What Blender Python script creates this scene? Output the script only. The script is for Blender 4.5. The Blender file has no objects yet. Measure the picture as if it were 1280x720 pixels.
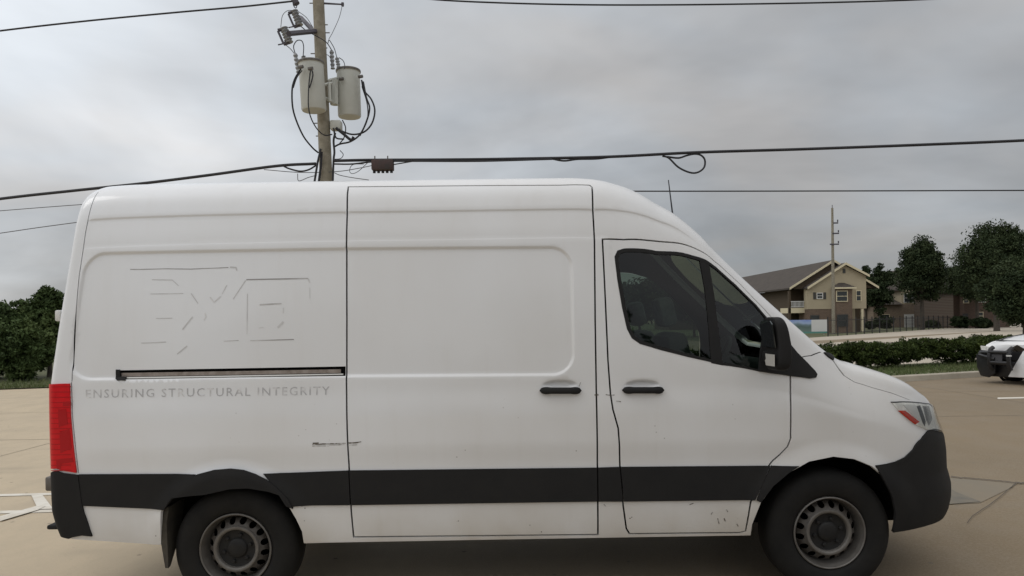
import bpy, bmesh, math, random
import numpy as np
from mathutils import Vector, Matrix
from mathutils.geometry import delaunay_2d_cdt

random.seed(7); RNG = np.random.default_rng(7)
R = math.radians
sc = bpy.context.scene
COL = sc.collection

# ------------------------------------------------------------------ camera
FPX, CXP, CYP, ROLL, HCAM = 880.0, 640.0, 402.0, R(0.8), 1.745     # focal length and horizon in photograph pixels
cam_d = bpy.data.cameras.new('camera'); cam = bpy.data.objects.new('camera', cam_d); COL.objects.link(cam)
cam_d.sensor_width = 36.0; cam_d.lens = FPX / 1280 * 36.0
cam_d.shift_y = (CYP - 360) / 1280.0
cam_d.clip_start = 0.05; cam_d.clip_end = 3000
cam.matrix_world = Matrix.Translation((0, 0, HCAM)) @ Matrix.Rotation(R(90), 4, 'X') @ Matrix.Rotation(-ROLL, 4, 'Z')
sc.camera = cam

# ------------------------------------------------------------------ world and sun
SUN_EL, SUN_AZ = R(46), R(-105)          # azimuth from the view axis, negative = left
SUN_STR = 0.5
w = bpy.data.worlds.new('World'); sc.world = w; w.use_nodes = True
nt = w.node_tree; nt.nodes.clear()
def wn(t, **k):
    n = nt.nodes.new(t)
    for a, b in k.items(): setattr(n, a, b)
    return n
def wl(a, b): nt.links.new(a, b)
def wmath(op, a, b=None, c=None, clamp=False):
    n = wn('ShaderNodeMath', operation=op, use_clamp=clamp)
    for i, x in enumerate((a, b, c)):
        if x is None: continue
        if isinstance(x, (int, float)): n.inputs[i].default_value = x
        else: wl(x, n.inputs[i])
    return n.outputs[0]
wo = wn('ShaderNodeOutputWorld'); bg = wn('ShaderNodeBackground'); bg.inputs['Strength'].default_value = 0.1
wl(bg.outputs[0], wo.inputs[0])
sky = wn('ShaderNodeTexSky'); sky.sky_type = 'NISHITA'; sky.sun_disc = False
sky.sun_elevation = SUN_EL; sky.sun_rotation = SUN_AZ
tcw = wn('ShaderNodeTexCoord'); sepw = wn('ShaderNodeSeparateXYZ'); wl(tcw.outputs['Generated'], sepw.inputs[0])
dx, dy, dz = sepw.outputs
zc = wmath('MAXIMUM', dz, 0.0)
cie = wmath('MULTIPLY_ADD', zc, 2.0, 1.0)                    # overcast sky: brighter towards the zenith
side = wmath('ADD', wmath('MULTIPLY_ADD', dx, -0.31, 1.0), wmath('MULTIPLY', dy, -0.17))                  # the veiled sun stands to the left
den = wmath('ADD', zc, 0.22)
cx_, cy_ = wmath('DIVIDE', dx, den), wmath('DIVIDE', dy, den)
cmb = wn('ShaderNodeCombineXYZ'); wl(cx_, cmb.inputs[0]); wl(cy_, cmb.inputs[1]); cmb.inputs[2].default_value = 3.1
def wnoise(scale, detail, rough, off):
    mp = wn('ShaderNodeMapping'); mp.inputs['Location'].default_value = off; wl(cmb.outputs[0], mp.inputs[0])
    n = wn('ShaderNodeTexNoise'); n.inputs['Scale'].default_value = scale; n.inputs['Detail'].default_value = detail
    n.inputs['Roughness'].default_value = rough; n.inputs['Distortion'].default_value = 0.5; wl(mp.outputs[0], n.inputs['Vector'])
    return n.outputs[0]
n1 = wnoise(0.55, 5, 0.55, (17.618, 19.613, 2.527)); n2 = wnoise(1.35, 5, 0.5, (19.970, 6.193, 1))
n3 = wnoise(0.9, 4, 0.5, (3.2, 8.1, 4.4))
cl = wmath('MULTIPLY_ADD', n1, 1.5, 0.25); cl = wmath('MULTIPLY', cl, wmath('MULTIPLY_ADD', n2, 0.6, 0.70))
lum = wmath('MULTIPLY', wmath('MULTIPLY', cie, side), cl)
lum = wmath('MULTIPLY', lum, 4.2)
ramp = wn('ShaderNodeMix', data_type='RGBA'); wl(wmath('MULTIPLY_ADD', n3, 5.0, -2.0, clamp=True), ramp.inputs['Factor'])
ramp.inputs['A'].default_value = (1.01, 0.995, 0.985, 1); ramp.inputs['B'].default_value = (0.95, 1.0, 1.055, 1)
sclv = wn('ShaderNodeVectorMath', operation='SCALE'); wl(ramp.outputs['Result'], sclv.inputs[0]); wl(lum, sclv.inputs['Scale'])
mixw = wn('ShaderNodeMix', data_type='RGBA'); mixw.inputs['Factor'].default_value = 0.94
wl(sky.outputs[0], mixw.inputs['A']); wl(sclv.outputs[0], mixw.inputs['B']); wl(mixw.outputs['Result'], bg.inputs['Color'])

sun_d = bpy.data.lights.new('sun', 'SUN'); sun_d.energy = SUN_STR; sun_d.angle = R(25); sun_d.color = (1, 0.98, 0.95)
sun = bpy.data.objects.new('sun', sun_d); COL.objects.link(sun)
sdir = Vector((math.sin(SUN_AZ) * math.cos(SUN_EL), math.cos(SUN_AZ) * math.cos(SUN_EL), math.sin(SUN_EL)))
sun.rotation_euler = sdir.to_track_quat('Z', 'Y').to_euler()
vs = sc.view_settings; vs.view_transform = 'Standard'; vs.look = 'None'; vs.gamma = 1; vs.use_curve_mapping = False; vs.exposure = 0.0

# ------------------------------------------------------------------ helpers
def P(px, py, Y):
    u, v = px - CXP, -(py - CYP)
    c, s = math.cos(ROLL), math.sin(ROLL)
    return Vector(((u * c + v * s) / FPX * Y, Y, HCAM + (-u * s + v * c) / FPX * Y))
def gz(x): return 0.0144 * min(6, max(-6, x)) - 0.005
def PG(px, py):
    Y = 20.0
    for _ in range(30):
        p = P(px, py, Y); h = HCAM - gz(p.x); d = HCAM - p.z
        Y *= h / max(d, 1e-4); Y = min(Y, 900)
    return P(px, py, Y)

MATS = {}
def mat(name, color, rough=0.6, metal=0.0, noise=None, bump=0.0, bscale=40, coat=0.0, spec=0.5, trans=None, coord='Object'):
    """noise = (scale, strength, second colour): blends in a second colour by noise"""
    if name in MATS: return MATS[name]
    m = bpy.data.materials.new(name); m.use_nodes = True; t = m.node_tree; b = t.nodes['Principled BSDF']
    b.inputs['Base Color'].default_value = (*color, 1); b.inputs['Roughness'].default_value = rough; b.inputs['Metallic'].default_value = metal
    b.inputs['Coat Weight'].default_value = coat; b.inputs['Specular IOR Level'].default_value = spec
    tc = t.nodes.new('ShaderNodeTexCoord')
    if noise:
        n = t.nodes.new('ShaderNodeTexNoise'); n.inputs['Scale'].default_value = noise[0]; n.inputs['Detail'].default_value = 6; n.inputs['Roughness'].default_value = 0.62
        t.links.new(tc.outputs[coord], n.inputs['Vector'])
        mr = t.nodes.new('ShaderNodeMapRange'); mr.inputs['From Min'].default_value = 0.35; mr.inputs['From Max'].default_value = 0.65; mr.inputs['To Max'].default_value = noise[1]
        t.links.new(n.outputs[0], mr.inputs[0])
        mx = t.nodes.new('ShaderNodeMix'); mx.data_type = 'RGBA'; mx.inputs['A'].default_value = (*color, 1); mx.inputs['B'].default_value = (*noise[2], 1)
        t.links.new(mr.outputs[0], mx.inputs['Factor']); t.links.new(mx.outputs['Result'], b.inputs['Base Color'])
    if bump:
        n2 = t.nodes.new('ShaderNodeTexNoise'); n2.inputs['Scale'].default_value = bscale; n2.inputs['Detail'].default_value = 5
        t.links.new(tc.outputs[coord], n2.inputs['Vector'])
        bp = t.nodes.new('ShaderNodeBump'); bp.inputs['Strength'].default_value = bump; bp.inputs['Distance'].default_value = 0.02
        t.links.new(n2.outputs[0], bp.inputs['Height']); t.links.new(bp.outputs[0], b.inputs['Normal'])
    MATS[name] = m; return m

def place(o, parent):
    if parent is not None:
        o.parent = parent
        o.matrix_parent_inverse = Matrix.Translation(-parent['_w']) if '_w' in parent and False else PINV.get(parent.name, Matrix())
    return o
PINV = {}
def mesh_obj(name, V, F, m, parent=None, smooth=True, normals=None, mats=None, mi=None):
    me = bpy.data.meshes.new(name)
    V = [tuple(map(float, p)) for p in V]
    me.from_pydata(V, [], [tuple(map(int, f)) for f in F])
    me.materials.append(m)
    if mats:
        for q in mats: me.materials.append(q)
        me.polygons.foreach_set('material_index', mi)
    if smooth: me.polygons.foreach_set('use_smooth', [True] * len(me.polygons))
    me.update()
    if normals is not None:
        me.normals_split_custom_set_from_vertices([tuple(map(float, n)) for n in normals])
    o = bpy.data.objects.new(name, me); COL.objects.link(o)
    PINV[o.name] = Matrix()
    return place(o, parent)
def thing(name, label, cat, loc=(0, 0, 0), group=None):
    o = bpy.data.objects.new(name, None); COL.objects.link(o); o.location = loc; o.empty_display_size = 0.3
    o['label'] = label; o['category'] = cat
    if group: o['group'] = group
    PINV[o.name] = Matrix.Translation(-Vector(loc))
    return o
def tag(o, label=None, cat=None, group=None, kind=None):
    for k, v in (('label', label), ('category', cat), ('group', group), ('kind', kind)):
        if v: o[k] = v
    return o

class MB:
    """collects simple shapes into one mesh"""
    def __init__(s): s.V = []; s.F = []
    def add(s, V, F):
        b = len(s.V); s.V += [tuple(p) for p in V]; s.F += [tuple(i + b for i in f) for f in F]; return s
    def box(s, a, b, M=None):
        x0, y0, z0 = a; x1, y1, z1 = b
        V = [Vector(p) for p in ((x0,y0,z0),(x1,y0,z0),(x1,y1,z0),(x0,y1,z0),(x0,y0,z1),(x1,y0,z1),(x1,y1,z1),(x0,y1,z1))]
        if M is not None: V = [M @ p for p in V]
        return s.add(V, [(0,3,2,1),(4,5,6,7),(0,1,5,4),(1,2,6,5),(2,3,7,6),(3,0,4,7)])
    def tube(s, pts, r, n=8, caps=True):
        pts = [Vector(p) for p in pts]; rr = r if isinstance(r, (list, tuple)) else [r] * len(pts)
        V = []; F = []; up = Vector((0.13, 0.31, 0.94)); prev = None
        for i, p in enumerate(pts):
            t = (pts[min(i + 1, len(pts) - 1)] - pts[max(i - 1, 0)]).normalized()
            a = prev - t * prev.dot(t) if prev is not None else up.cross(t)
            if a.length < 1e-5: a = Vector((1, 0, 0)).cross(t)
            a.normalize(); b = t.cross(a); prev = a
            for k in range(n):
                q = 2 * math.pi * k / n; V.append(p + (a * math.cos(q) + b * math.sin(q)) * rr[i])
        for i in range(len(pts) - 1):
            for k in range(n):
                F.append((i*n+k, i*n+(k+1) % n, (i+1)*n+(k+1) % n, (i+1)*n+k))
        if caps: F.append(tuple(reversed(range(n)))); F.append(tuple((len(pts)-1)*n+k for k in range(n)))
        return s.add(V, F)
    def lathe(s, prof, n=48, org=(0,0,0), axis='Y', close=False):
        """prof: (radius, along) pairs; axis Y: along = +y"""
        V = []; F = []; m = len(prof); o = Vector(org)
        for k in range(n):
            q = 2 * math.pi * k / n; c, sn = math.cos(q), math.sin(q)
            for r, a in prof:
                V.append(o + (Vector((r * c, a, r * sn)) if axis == 'Y' else Vector((r * c, r * sn, a)) if axis == 'Z' else Vector((a, r * c, r * sn))))
        for k in range(n):
            k2 = (k + 1) % n
            for i in range(m - 1): F.append((k*m+i, k*m+i+1, k2*m+i+1, k2*m+i))
        return s.add(V, F)
    def prism(s, poly, d0, d1, fn):
        """poly in 2-D, extruded between d0 and d1; fn(a, b, d) -> point"""
        n = len(poly); V = [fn(a, b, d0) for a, b in poly] + [fn(a, b, d1) for a, b in poly]
        F = [tuple(range(n)), tuple(reversed(range(n, 2 * n)))] + [(i, n + i, n + (i + 1) % n, (i + 1) % n) for i in range(n)]
        return s.add(V, F)
    def build(s, name, m, parent=None, smooth=False, bevel=0.0, seg=2):
        o = mesh_obj(name, s.V, s.F, m, parent, smooth)
        bm = bmesh.new(); bm.from_mesh(o.data); bmesh.ops.recalc_face_normals(bm, faces=bm.faces)
        if bevel:
            es = [e for e in bm.edges if len(e.link_faces) == 2 and e.calc_face_angle(0) > 0.6]
            bmesh.ops.bevel(bm, geom=es, offset=bevel, segments=seg, affect='EDGES', profile=0.5)
        bm.to_mesh(o.data); bm.free()
        if smooth or bevel:
            o.data.polygons.foreach_set('use_smooth', [True] * len(o.data.polygons))
            try: o.data.set_sharp_from_angle(angle=R(38))
            except Exception: pass
        return o
def crv(pts, n=40):
    """smooth curve through points (Catmull-Rom)"""
    p = np.array([list(q) for q in pts], float); p = np.vstack([2 * p[0] - p[1], p, 2 * p[-1] - p[-2]]); out = []
    m = len(p) - 3; k = max(2, n // m)
    for i in range(m):
        a, b, c, d = p[i:i + 4]
        for t in np.linspace(0, 1, k, endpoint=(i == m - 1)):
            out.append(0.5 * ((2*b) + (-a + c) * t + (2*a - 5*b + 4*c - d) * t*t + (-a + 3*b - 3*c + d) * t**3))
    return np.array(out)

# ------------------------------------------------------------------ materials
M_BLACK = mat('black_plastic', (0.015, 0.015, 0.0155), 0.7, noise=(6, 0.6, (0.020, 0.0195, 0.019)), bump=0.15, bscale=300, spec=.18)
M_RUBBER = mat('tyre_rubber', (0.0065, 0.0064, 0.0062), 0.8, noise=(9, 0.7, (0.013, 0.012, 0.0105)), spec=.3)
M_DARK = mat('dark_cavity', (0.005, 0.005, 0.005), 0.95, spec=.1)
M_STEEL = mat('dull_steel', (0.16, 0.15, 0.14), 0.55, metal=0.3, noise=(14, 0.8, (0.08, 0.068, 0.056)))
M_RIM = mat('pale_rim_steel', (0.145, 0.137, 0.126), 0.5, metal=0.3, noise=(16, 0.8, (0.10, 0.09, 0.08)))
M_DISC = mat('dirty_disc_steel', (0.10, 0.092, 0.083), 0.6, metal=0.2, noise=(18, 0.9, (0.06, 0.05, 0.042)))
M_HUB = mat('hub_black', (0.010, 0.010, 0.0105), 0.6, noise=(20, 0.6, (0.018, 0.017, 0.015)), spec=.3)
M_WOODPOLE = mat('weathered_pole', (0.29, 0.265, 0.21), 0.9, noise=(7, 0.9, (0.19, 0.17, 0.125)), bump=0.4, bscale=30)
M_GALV = mat('galvanised_grey', (0.52, 0.53, 0.49), 0.5, noise=(5, 0.5, (0.44, 0.45, 0.40)))
M_WIRE = mat('cable_black', (0.018, 0.018, 0.022), 0.7)
M_WIREG = mat('bare_wire', (0.10, 0.10, 0.11), 0.6)
M_CERAM = mat('grey_porcelain', (0.25, 0.26, 0.27), 0.35)
M_BROWNMET = mat('dark_bracket', (0.06, 0.055, 0.07), 0.6)

def paint_material():
    m = bpy.data.materials.new('white_van_paint'); m.use_nodes = True; t = m.node_tree; b = t.nodes['Principled BSDF']
    N = t.nodes.new; L = t.links.new
    tc = N('ShaderNodeTexCoord'); geo = N('ShaderNodeNewGeometry'); sp = N('ShaderNodeSeparateXYZ'); L(geo.outputs['Position'], sp.inputs[0])
    def noise(scale, detail, stretch=(1, 1, 1)):
        mp = N('ShaderNodeMapping'); mp.inputs['Scale'].default_value = stretch; L(geo.outputs['Position'], mp.inputs[0])
        n = N('ShaderNodeTexNoise'); n.inputs['Scale'].default_value = scale; n.inputs['Detail'].default_value = detail; L(mp.outputs[0], n.inputs['Vector']); return n.outputs[0]
    def mr(src, a, b_, c, d):
        q = N('ShaderNodeMapRange'); L(src, q.inputs[0])
        for i, x in enumerate((a, b_, c, d)): q.inputs[i + 1].default_value = x
        return q.outputs[0]
    def mul(a, b_):
        q = N('ShaderNodeMath'); q.operation = 'MULTIPLY'; L(a, q.inputs[0])
        if isinstance(b_, float): q.inputs[1].default_value = b_
        else: L(b_, q.inputs[1])
        return q.outputs[0]
    # road film on the sills: brown, cloudy, thinning upwards
    low = mr(sp.outputs[2], 0.36, 0.80, 0.75, 0.0)
    film = mul(low, mr(noise(2.2, 7), 0.30, 0.68, 0.25, 1.0))
    gen = mul(mr(noise(1.1, 5, (1, 1, 0.6)), 0.40, 0.75, 0.0, 0.35), 0.55)
    run = mul(mr(noise(13, 3, (1, 1, 0.07)), 0.56, 0.75, 0.0, 1.0), 0.05)
    front_dim = mul(mr(sp.outputs[0], -2.6, 2.4, 0.0, 0.42), mr(noise(1.6, 6), 0.25, 0.6, 0.7, 1.0))  # light falloff along the side painted in: darker towards the front
    adf = N('ShaderNodeMath'); adf.operation = 'ADD'; adf.use_clamp = True; L(gen, adf.inputs[0]); L(front_dim, adf.inputs[1]); gen = adf.outputs[0]
    ad = N('ShaderNodeMath'); ad.operation = 'ADD'; ad.use_clamp = True; L(film, ad.inputs[0]); L(gen, ad.inputs[1])
    ad2 = N('ShaderNodeMath'); ad2.operation = 'ADD'; ad2.use_clamp = True; L(ad.outputs[0], ad2.inputs[0]); L(run, ad2.inputs[1])
    mx = N('ShaderNodeMix'); mx.data_type = 'RGBA'; mx.inputs['A'].default_value = (0.715, 0.732, 0.755, 1); mx.inputs['B'].default_value = (0.47, 0.435, 0.38, 1)
    L(ad2.outputs[0], mx.inputs['Factor'])
    # stone chips low on the panels
    vo = N('ShaderNodeTexVoronoi'); vo.inputs['Scale'].default_value = 17; L(geo.outputs['Position'], vo.inputs['Vector'])
    sel = mul(mr(vo.outputs['Distance'], 0.055, 0.085, 1.0, 0.0), mr(noise(3.0, 2), 0.53, 0.60, 0.0, 1.0))
    sel = mul(sel, mr(sp.outputs[2], 0.5, 1.5, 1.0, 0.0))
    mx2 = N('ShaderNodeMix'); mx2.data_type = 'RGBA'; L(sel, mx2.inputs['Factor']); L(mx.outputs['Result'], mx2.inputs['A']); mx2.inputs['B'].default_value = (0.10, 0.085, 0.07, 1)
    L(mx2.outputs['Result'], b.inputs['Base Color'])
    L(mr(ad2.outputs[0], 0, 1, 0.30, 0.70), b.inputs['Roughness'])
    b.inputs['Specular IOR Level'].default_value = 0.4
    b.inputs['Coat Weight'].default_value = 0.6; b.inputs['Coat Roughness'].default_value = 0.08
    return m
M_PAINT = paint_material()

def glass_material(name, tint, refl=1.0):
    m = bpy.data.materials.new(name); m.use_nodes = True; t = m.node_tree; t.nodes.clear()
    o = t.nodes.new('ShaderNodeOutputMaterial'); tr = t.nodes.new('ShaderNodeBsdfTransparent'); tr.inputs[0].default_value = (*tint, 1)
    gl = t.nodes.new('ShaderNodeBsdfGlossy'); gl.inputs['Roughness'].default_value = 0.02
    fr = t.nodes.new('ShaderNodeFresnel'); fr.inputs['IOR'].default_value = 1.5
    ml = t.nodes.new('ShaderNodeMath'); ml.operation = 'MULTIPLY'; ml.inputs[1].default_value = refl; t.links.new(fr.outputs[0], ml.inputs[0])
    mx = t.nodes.new('ShaderNodeMixShader'); t.links.new(ml.outputs[0], mx.inputs[0]); t.links.new(tr.outputs[0], mx.inputs[1]); t.links.new(gl.outputs[0], mx.inputs[2])
    t.links.new(mx.outputs[0], o.inputs[0]); return m
M_TINT = glass_material('tinted_glass', (0.36, 0.43, 0.39))
M_CLEAR = glass_material('clear_lens', (0.98, 0.98, 0.97))
M_WGLASS = mat('house_window_glass', (0.03, 0.035, 0.035), 0.08)

# ------------------------------------------------------------------ VAN SURFACE  S(s, v)
Y0, HW = 4.30, 1.01; YC = Y0 + HW
_pp = crv([(0.060,0.33),(0.030,0.42),(0.012,0.58),(0.0,0.84),(0.0,1.1),(0.005,1.3),(0.018,1.55),(0.042,1.88),(0.068,2.16),(0.088,2.36),(0.110,2.48),(0.150,2.575),(0.225,2.645),(0.34,2.685),(0.62,2.715),(1.01,2.728)], 1500)
_len = np.concatenate([[0], np.cumsum(np.hypot(*np.diff(_pp, axis=0).T))])
_v = _len - np.interp(0.9, _pp[:, 1], _len) + 0.9
VTOP = _v[-1]; ZTOP = _pp[-1, 1]
def prof(v): return np.interp(v, _v, _pp[:, 0]), np.interp(v, _v, _pp[:, 1])
_zt = crv([(-2.95,2.675),(-2.80,2.705),(-2.62,2.720),(-2.3,2.727),(-1.5,2.73),(0.1,2.730),(0.5,2.722),(0.70,2.678),(0.83,2.622),(0.93,2.558),(1.06,2.478),(1.21,2.345),(1.30,2.240),(1.52,2.010),(1.77,1.765),(1.97,1.575),(2.09,1.492),(2.22,1.455),(2.53,1.365),(2.72,1.275),(2.9,1.185),(3.0,1.125),(3.10,1.04)], 700)
def ztop_f(x): return np.interp(x, _zt[:, 0], _zt[:, 1])
def zb_f(x): return np.interp(x, [0.3,0.9,1.3,2.0,2.4,3.05], [1.5,1.48,1.40,1.15,1.0,0.85])
def a_f(z): return np.interp(z, [.36,.42,.47,.55,.63,.70,.74,.86,.95,1.04,1.15,1.25,1.5], [.83,.87,.905,.925,.925,.905,.890,.885,.872,.845,.825,.80,.80])
def xr_f(z): return np.interp(z, [.45,.53,.62,.84,1.40,1.70,2.0,2.25,2.42,2.55,2.7], [-2.84,-2.865,-2.885,-2.885,-2.895,-2.86,-2.823,-2.792,-2.775,-2.765,-2.745])
XA, LF, NF = 2.095, 1.5, 2.5
SR, LR, AR, NR = -2.72, 0.55, 0.13, 4.5
SMIN, SMAX = SR - LR, XA + LF
def _sp(t): return (t + np.sqrt(t * t + 0.0064)) / 2
def S0(s, v):
    s = np.asarray(s, float); v = np.asarray(v, float)
    yb, zp = prof(v)
    ph = np.clip((s - XA) / LF, 0, 1) * math.pi / 2
    sn, cs = np.sin(ph), np.cos(ph); rho = (sn ** NF + cs ** NF) ** (-1 / NF); xi, eta = rho * sn, rho * cs
    x = np.where(s > XA, XA + 0.885 * xi, s)
    zt = ztop_f(x); zb = zb_f(x)
    z = zp - (ZTOP - zt) / _sp(ZTOP - zb) * _sp(zp - zb)
    x = np.where(s > XA, XA + a_f(z) * xi, x)
    xe = xr_f(z)
    k = np.clip((-2.3 - s) / (-2.3 - SR), 0, 1); x = np.where(s < -2.3, -2.3 + (xe + AR + 2.3) * k, x)
    ph = np.clip((SR - s) / LR, 0, 1) * math.pi / 2
    sn, cs = np.sin(ph), np.cos(ph); rho = (sn ** NR + cs ** NR) ** (-1 / NR)
    x = np.where(s < SR, xe + AR - AR * rho * sn, x); eta = np.where(s < SR, rho * cs, eta)
    return np.stack([x, YC - (HW - yb) * eta, z], -1)
def normal_of(fn, s, v, e=0.003):
    a = fn(s + e, v) - fn(s - e, v); b = fn(s, v + e) - fn(s, v - e)
    n = np.cross(a, b); l = np.linalg.norm(n, axis=-1, keepdims=True); return n / np.maximum(l, 1e-9)
def proj(p):
    x = p[..., 0] / p[..., 1] * FPX; z = (p[..., 2] - HCAM) / p[..., 1] * FPX
    c, s = math.cos(ROLL), math.sin(ROLL)
    return np.stack([CXP + x * c - z * s, CYP - (x * s + z * c)], -1)
def px2sv(pts):
    """photograph pixels -> (s, v) of the van's near side"""
    pts = np.asarray(pts, float)
    p0 = np.array([P(a, b, Y0 + 0.03) for a, b in pts]); s, v = p0[:, 0].copy(), p0[:, 2].copy()
    s = np.where(s > 2.3, 2.3 + (s - 2.3) * 1.1, s); v = np.minimum(v, 2.5)
    for it in range(40):
        e = 1e-3; f = proj(S0(s, v)) - pts
        fs = (proj(S0(s + e, v)) - proj(S0(s - e, v))) / (2 * e); fv = (proj(S0(s, v + e)) - proj(S0(s, v - e))) / (2 * e)
        a, b, c, d = fs[:, 0], fv[:, 0], fs[:, 1], fv[:, 1]
        lam = 30.0   # damped least squares
        JTJ00, JTJ01, JTJ11 = a*a + c*c + lam, a*b + c*d, b*b + d*d + lam
        g0, g1 = a*f[:, 0] + c*f[:, 1], b*f[:, 0] + d*f[:, 1]
        det = JTJ00*JTJ11 - JTJ01**2
        ds, dv = -(JTJ11*g0 - JTJ01*g1)/det, -(JTJ00*g1 - JTJ01*g0)/det
        s = s + np.clip(ds, -.08, .08); v = np.clip(v + np.clip(dv, -.08, .08), 0.2, VTOP)
    return np.stack([s, v], -1)

# ---- pressed shapes: outward displacement D(s, v)
def sstep(a, b, x): t = np.clip((x - a) / (b - a), 0, 1); return t * t * (3 - 2 * t)
RP = px2sv([(108,318),(432,311),(714,309),(714,468),(432,470),(108,474)])
RS0, RS1 = RP[0, 0], RP[2, 0]
def rv_top(s): return np.interp(s, RP[:3, 0], RP[:3, 1])
def rv_bot(s): return np.interp(s, RP[5:2:-1, 0], RP[5:2:-1, 1])
def sd_recess(s, v):
    r = 0.13; cs, hs = (RS0 + RS1) / 2, (RS1 - RS0) / 2
    t, b = rv_top(s), rv_bot(s); cv, hv = (t + b) / 2, (t - b) / 2
    qx, qy = np.abs(s - cs) - hs + r, np.abs(v - cv) - hv + r
    return np.hypot(np.maximum(qx, 0), np.maximum(qy, 0)) + np.minimum(np.maximum(qx, qy), 0) - r
CR1 = px2sv([(112,275),(250,269),(434,265),(560,263.5),(740,262),(800,268),(835,280)]); CR2 = px2sv([(104,311),(250,305),(434,301),(560,299.5),(742,297.5)])
def c1(s): return np.interp(s, CR1[:, 0], CR1[:, 1])
def c2(s): return np.interp(s, CR2[:, 0], CR2[:, 1])
WR = np.array([-1.732, 0.357]); WF = np.array([1.949, 0.409])
HND = px2sv([(700, 482), (803, 482)])
def D(s, v):
    d = 0 * s
    d = d - 0.011 * (1 - sstep(-0.011, 0.011, sd_recess(s, v))) * (s < 0.9)
    k = (1 - sstep(0.95, 1.25, s)) * sstep(-2.74, -2.66, s)
    t = v - c1(s); d = d - 0.006 * (1 - sstep(-0.008, 0.007, t)) * k * (1 - sstep(0.0, 0.16, -t)) 
    t = v - c2(s); d = d + 0.002 * (1 - sstep(-0.006, 0.006, t)) * sstep(-2.74, -2.66, s) * (s < 0.62) * (1 - sstep(0.0, 0.5, -t))
    # belt: the body swells a little below the waist line
    kb = sstep(-2.75, -2.5, s) * (1 - sstep(1.5, 2.35, s)); d = d + 0.010 * (1 - sstep(1.16, 1.36, v)) * kb - 0.012 * (1 - sstep(0.86, 1.02, v)) * kb
    for c, r0, r1, h in ((WR, 0.46, 0.58, 0.021), (WF, 0.46, 0.60, 0.022)):
        rr = np.hypot(s - c[0], v - c[1]); d = d + h * (1 - sstep(r0, r1, rr)) * sstep(-0.05, 0.35, v - c[1])
    for h in HND:
        q = np.hypot((s - h[0]) / 0.118, (v - h[1] - 0.004) / 0.034); d = d - 0.022 * (1 - sstep(0.45, 1.0, q))
    return d
def SD(s, v, off=0.0):
    n = normal_of(S0, s, v); return S0(s, v) + n * (D(s, v) + off)[..., None]

# ---- panel filling
def resample(poly, step, closed=True):
    poly = np.asarray(poly, float); out = []
    n = len(poly)
    for i in range(n if closed else n - 1):
        a, b = poly[i], poly[(i + 1) % n]; k = max(1, int(math.ceil(np.linalg.norm(b - a) / step)))
        for j in range(k): out.append(a + (b - a) * j / k)
    if not closed: out.append(poly[-1])
    return np.array(out)
def inside(pts, poly):
    x, y = pts[:, 0], pts[:, 1]; c = np.zeros(len(pts), bool); n = len(poly)
    for i in range(n):
        x0, y0 = poly[i]; x1, y1 = poly[(i + 1) % n]
        if y0 == y1: continue
        m = ((y0 > y) != (y1 > y)) & (x < (x1 - x0) * (y - y0) / (y1 - y0) + x0); c ^= m
    return c
def far_from(pts, ref, d):
    """drop points closer than d to any reference point (hash grid)"""
    cell = {}
    for p in ref: cell.setdefault((int(p[0] // d), int(p[1] // d)), []).append(p)
    keep = np.ones(len(pts), bool)
    for i, p in enumerate(pts):
        a, b = int(p[0] // d), int(p[1] // d)
        for q in ((a + i_, b + j_) for i_ in (-1, 0, 1) for j_ in (-1, 0, 1)):
            for r in cell.get(q, ()):
                if (p[0]-r[0])**2 + (p[1]-r[1])**2 < d*d: keep[i] = False; break
            if not keep[i]: break
    return keep
def inset(poly, d):
    """shrink a polygon by d"""
    p = np.asarray(poly, float); area = np.sum(p[:, 0] * np.roll(p[:, 1], -1) - np.roll(p[:, 0], -1) * p[:, 1])
    if area < 0: p = p[::-1]
    e0 = p - np.roll(p, 1, 0); e1 = np.roll(p, -1, 0) - p
    e0 /= np.linalg.norm(e0, axis=1)[:, None]; e1 /= np.linalg.norm(e1, axis=1)[:, None]
    n0 = np.stack([-e0[:, 1], e0[:, 0]], -1); n1 = np.stack([-e1[:, 1], e1[:, 0]], -1)
    b = n0 + n1; b /= np.maximum(np.linalg.norm(b, axis=1), 1e-6)[:, None]; k = np.clip(np.sum(b * n0, 1), 0.45, 1)
    return p + b * (d / k)[:, None]
def strip(line, wdt):
    """thin closed polygon along a polyline"""
    p = resample(np.asarray(line, float), 0.03, False); t = np.gradient(p, axis=0); t /= np.linalg.norm(t, axis=1)[:, None]
    n = np.stack([-t[:, 1], t[:, 0]], -1) * wdt / 2
    return np.vstack([p + n, (p - n)[::-1]])
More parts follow.
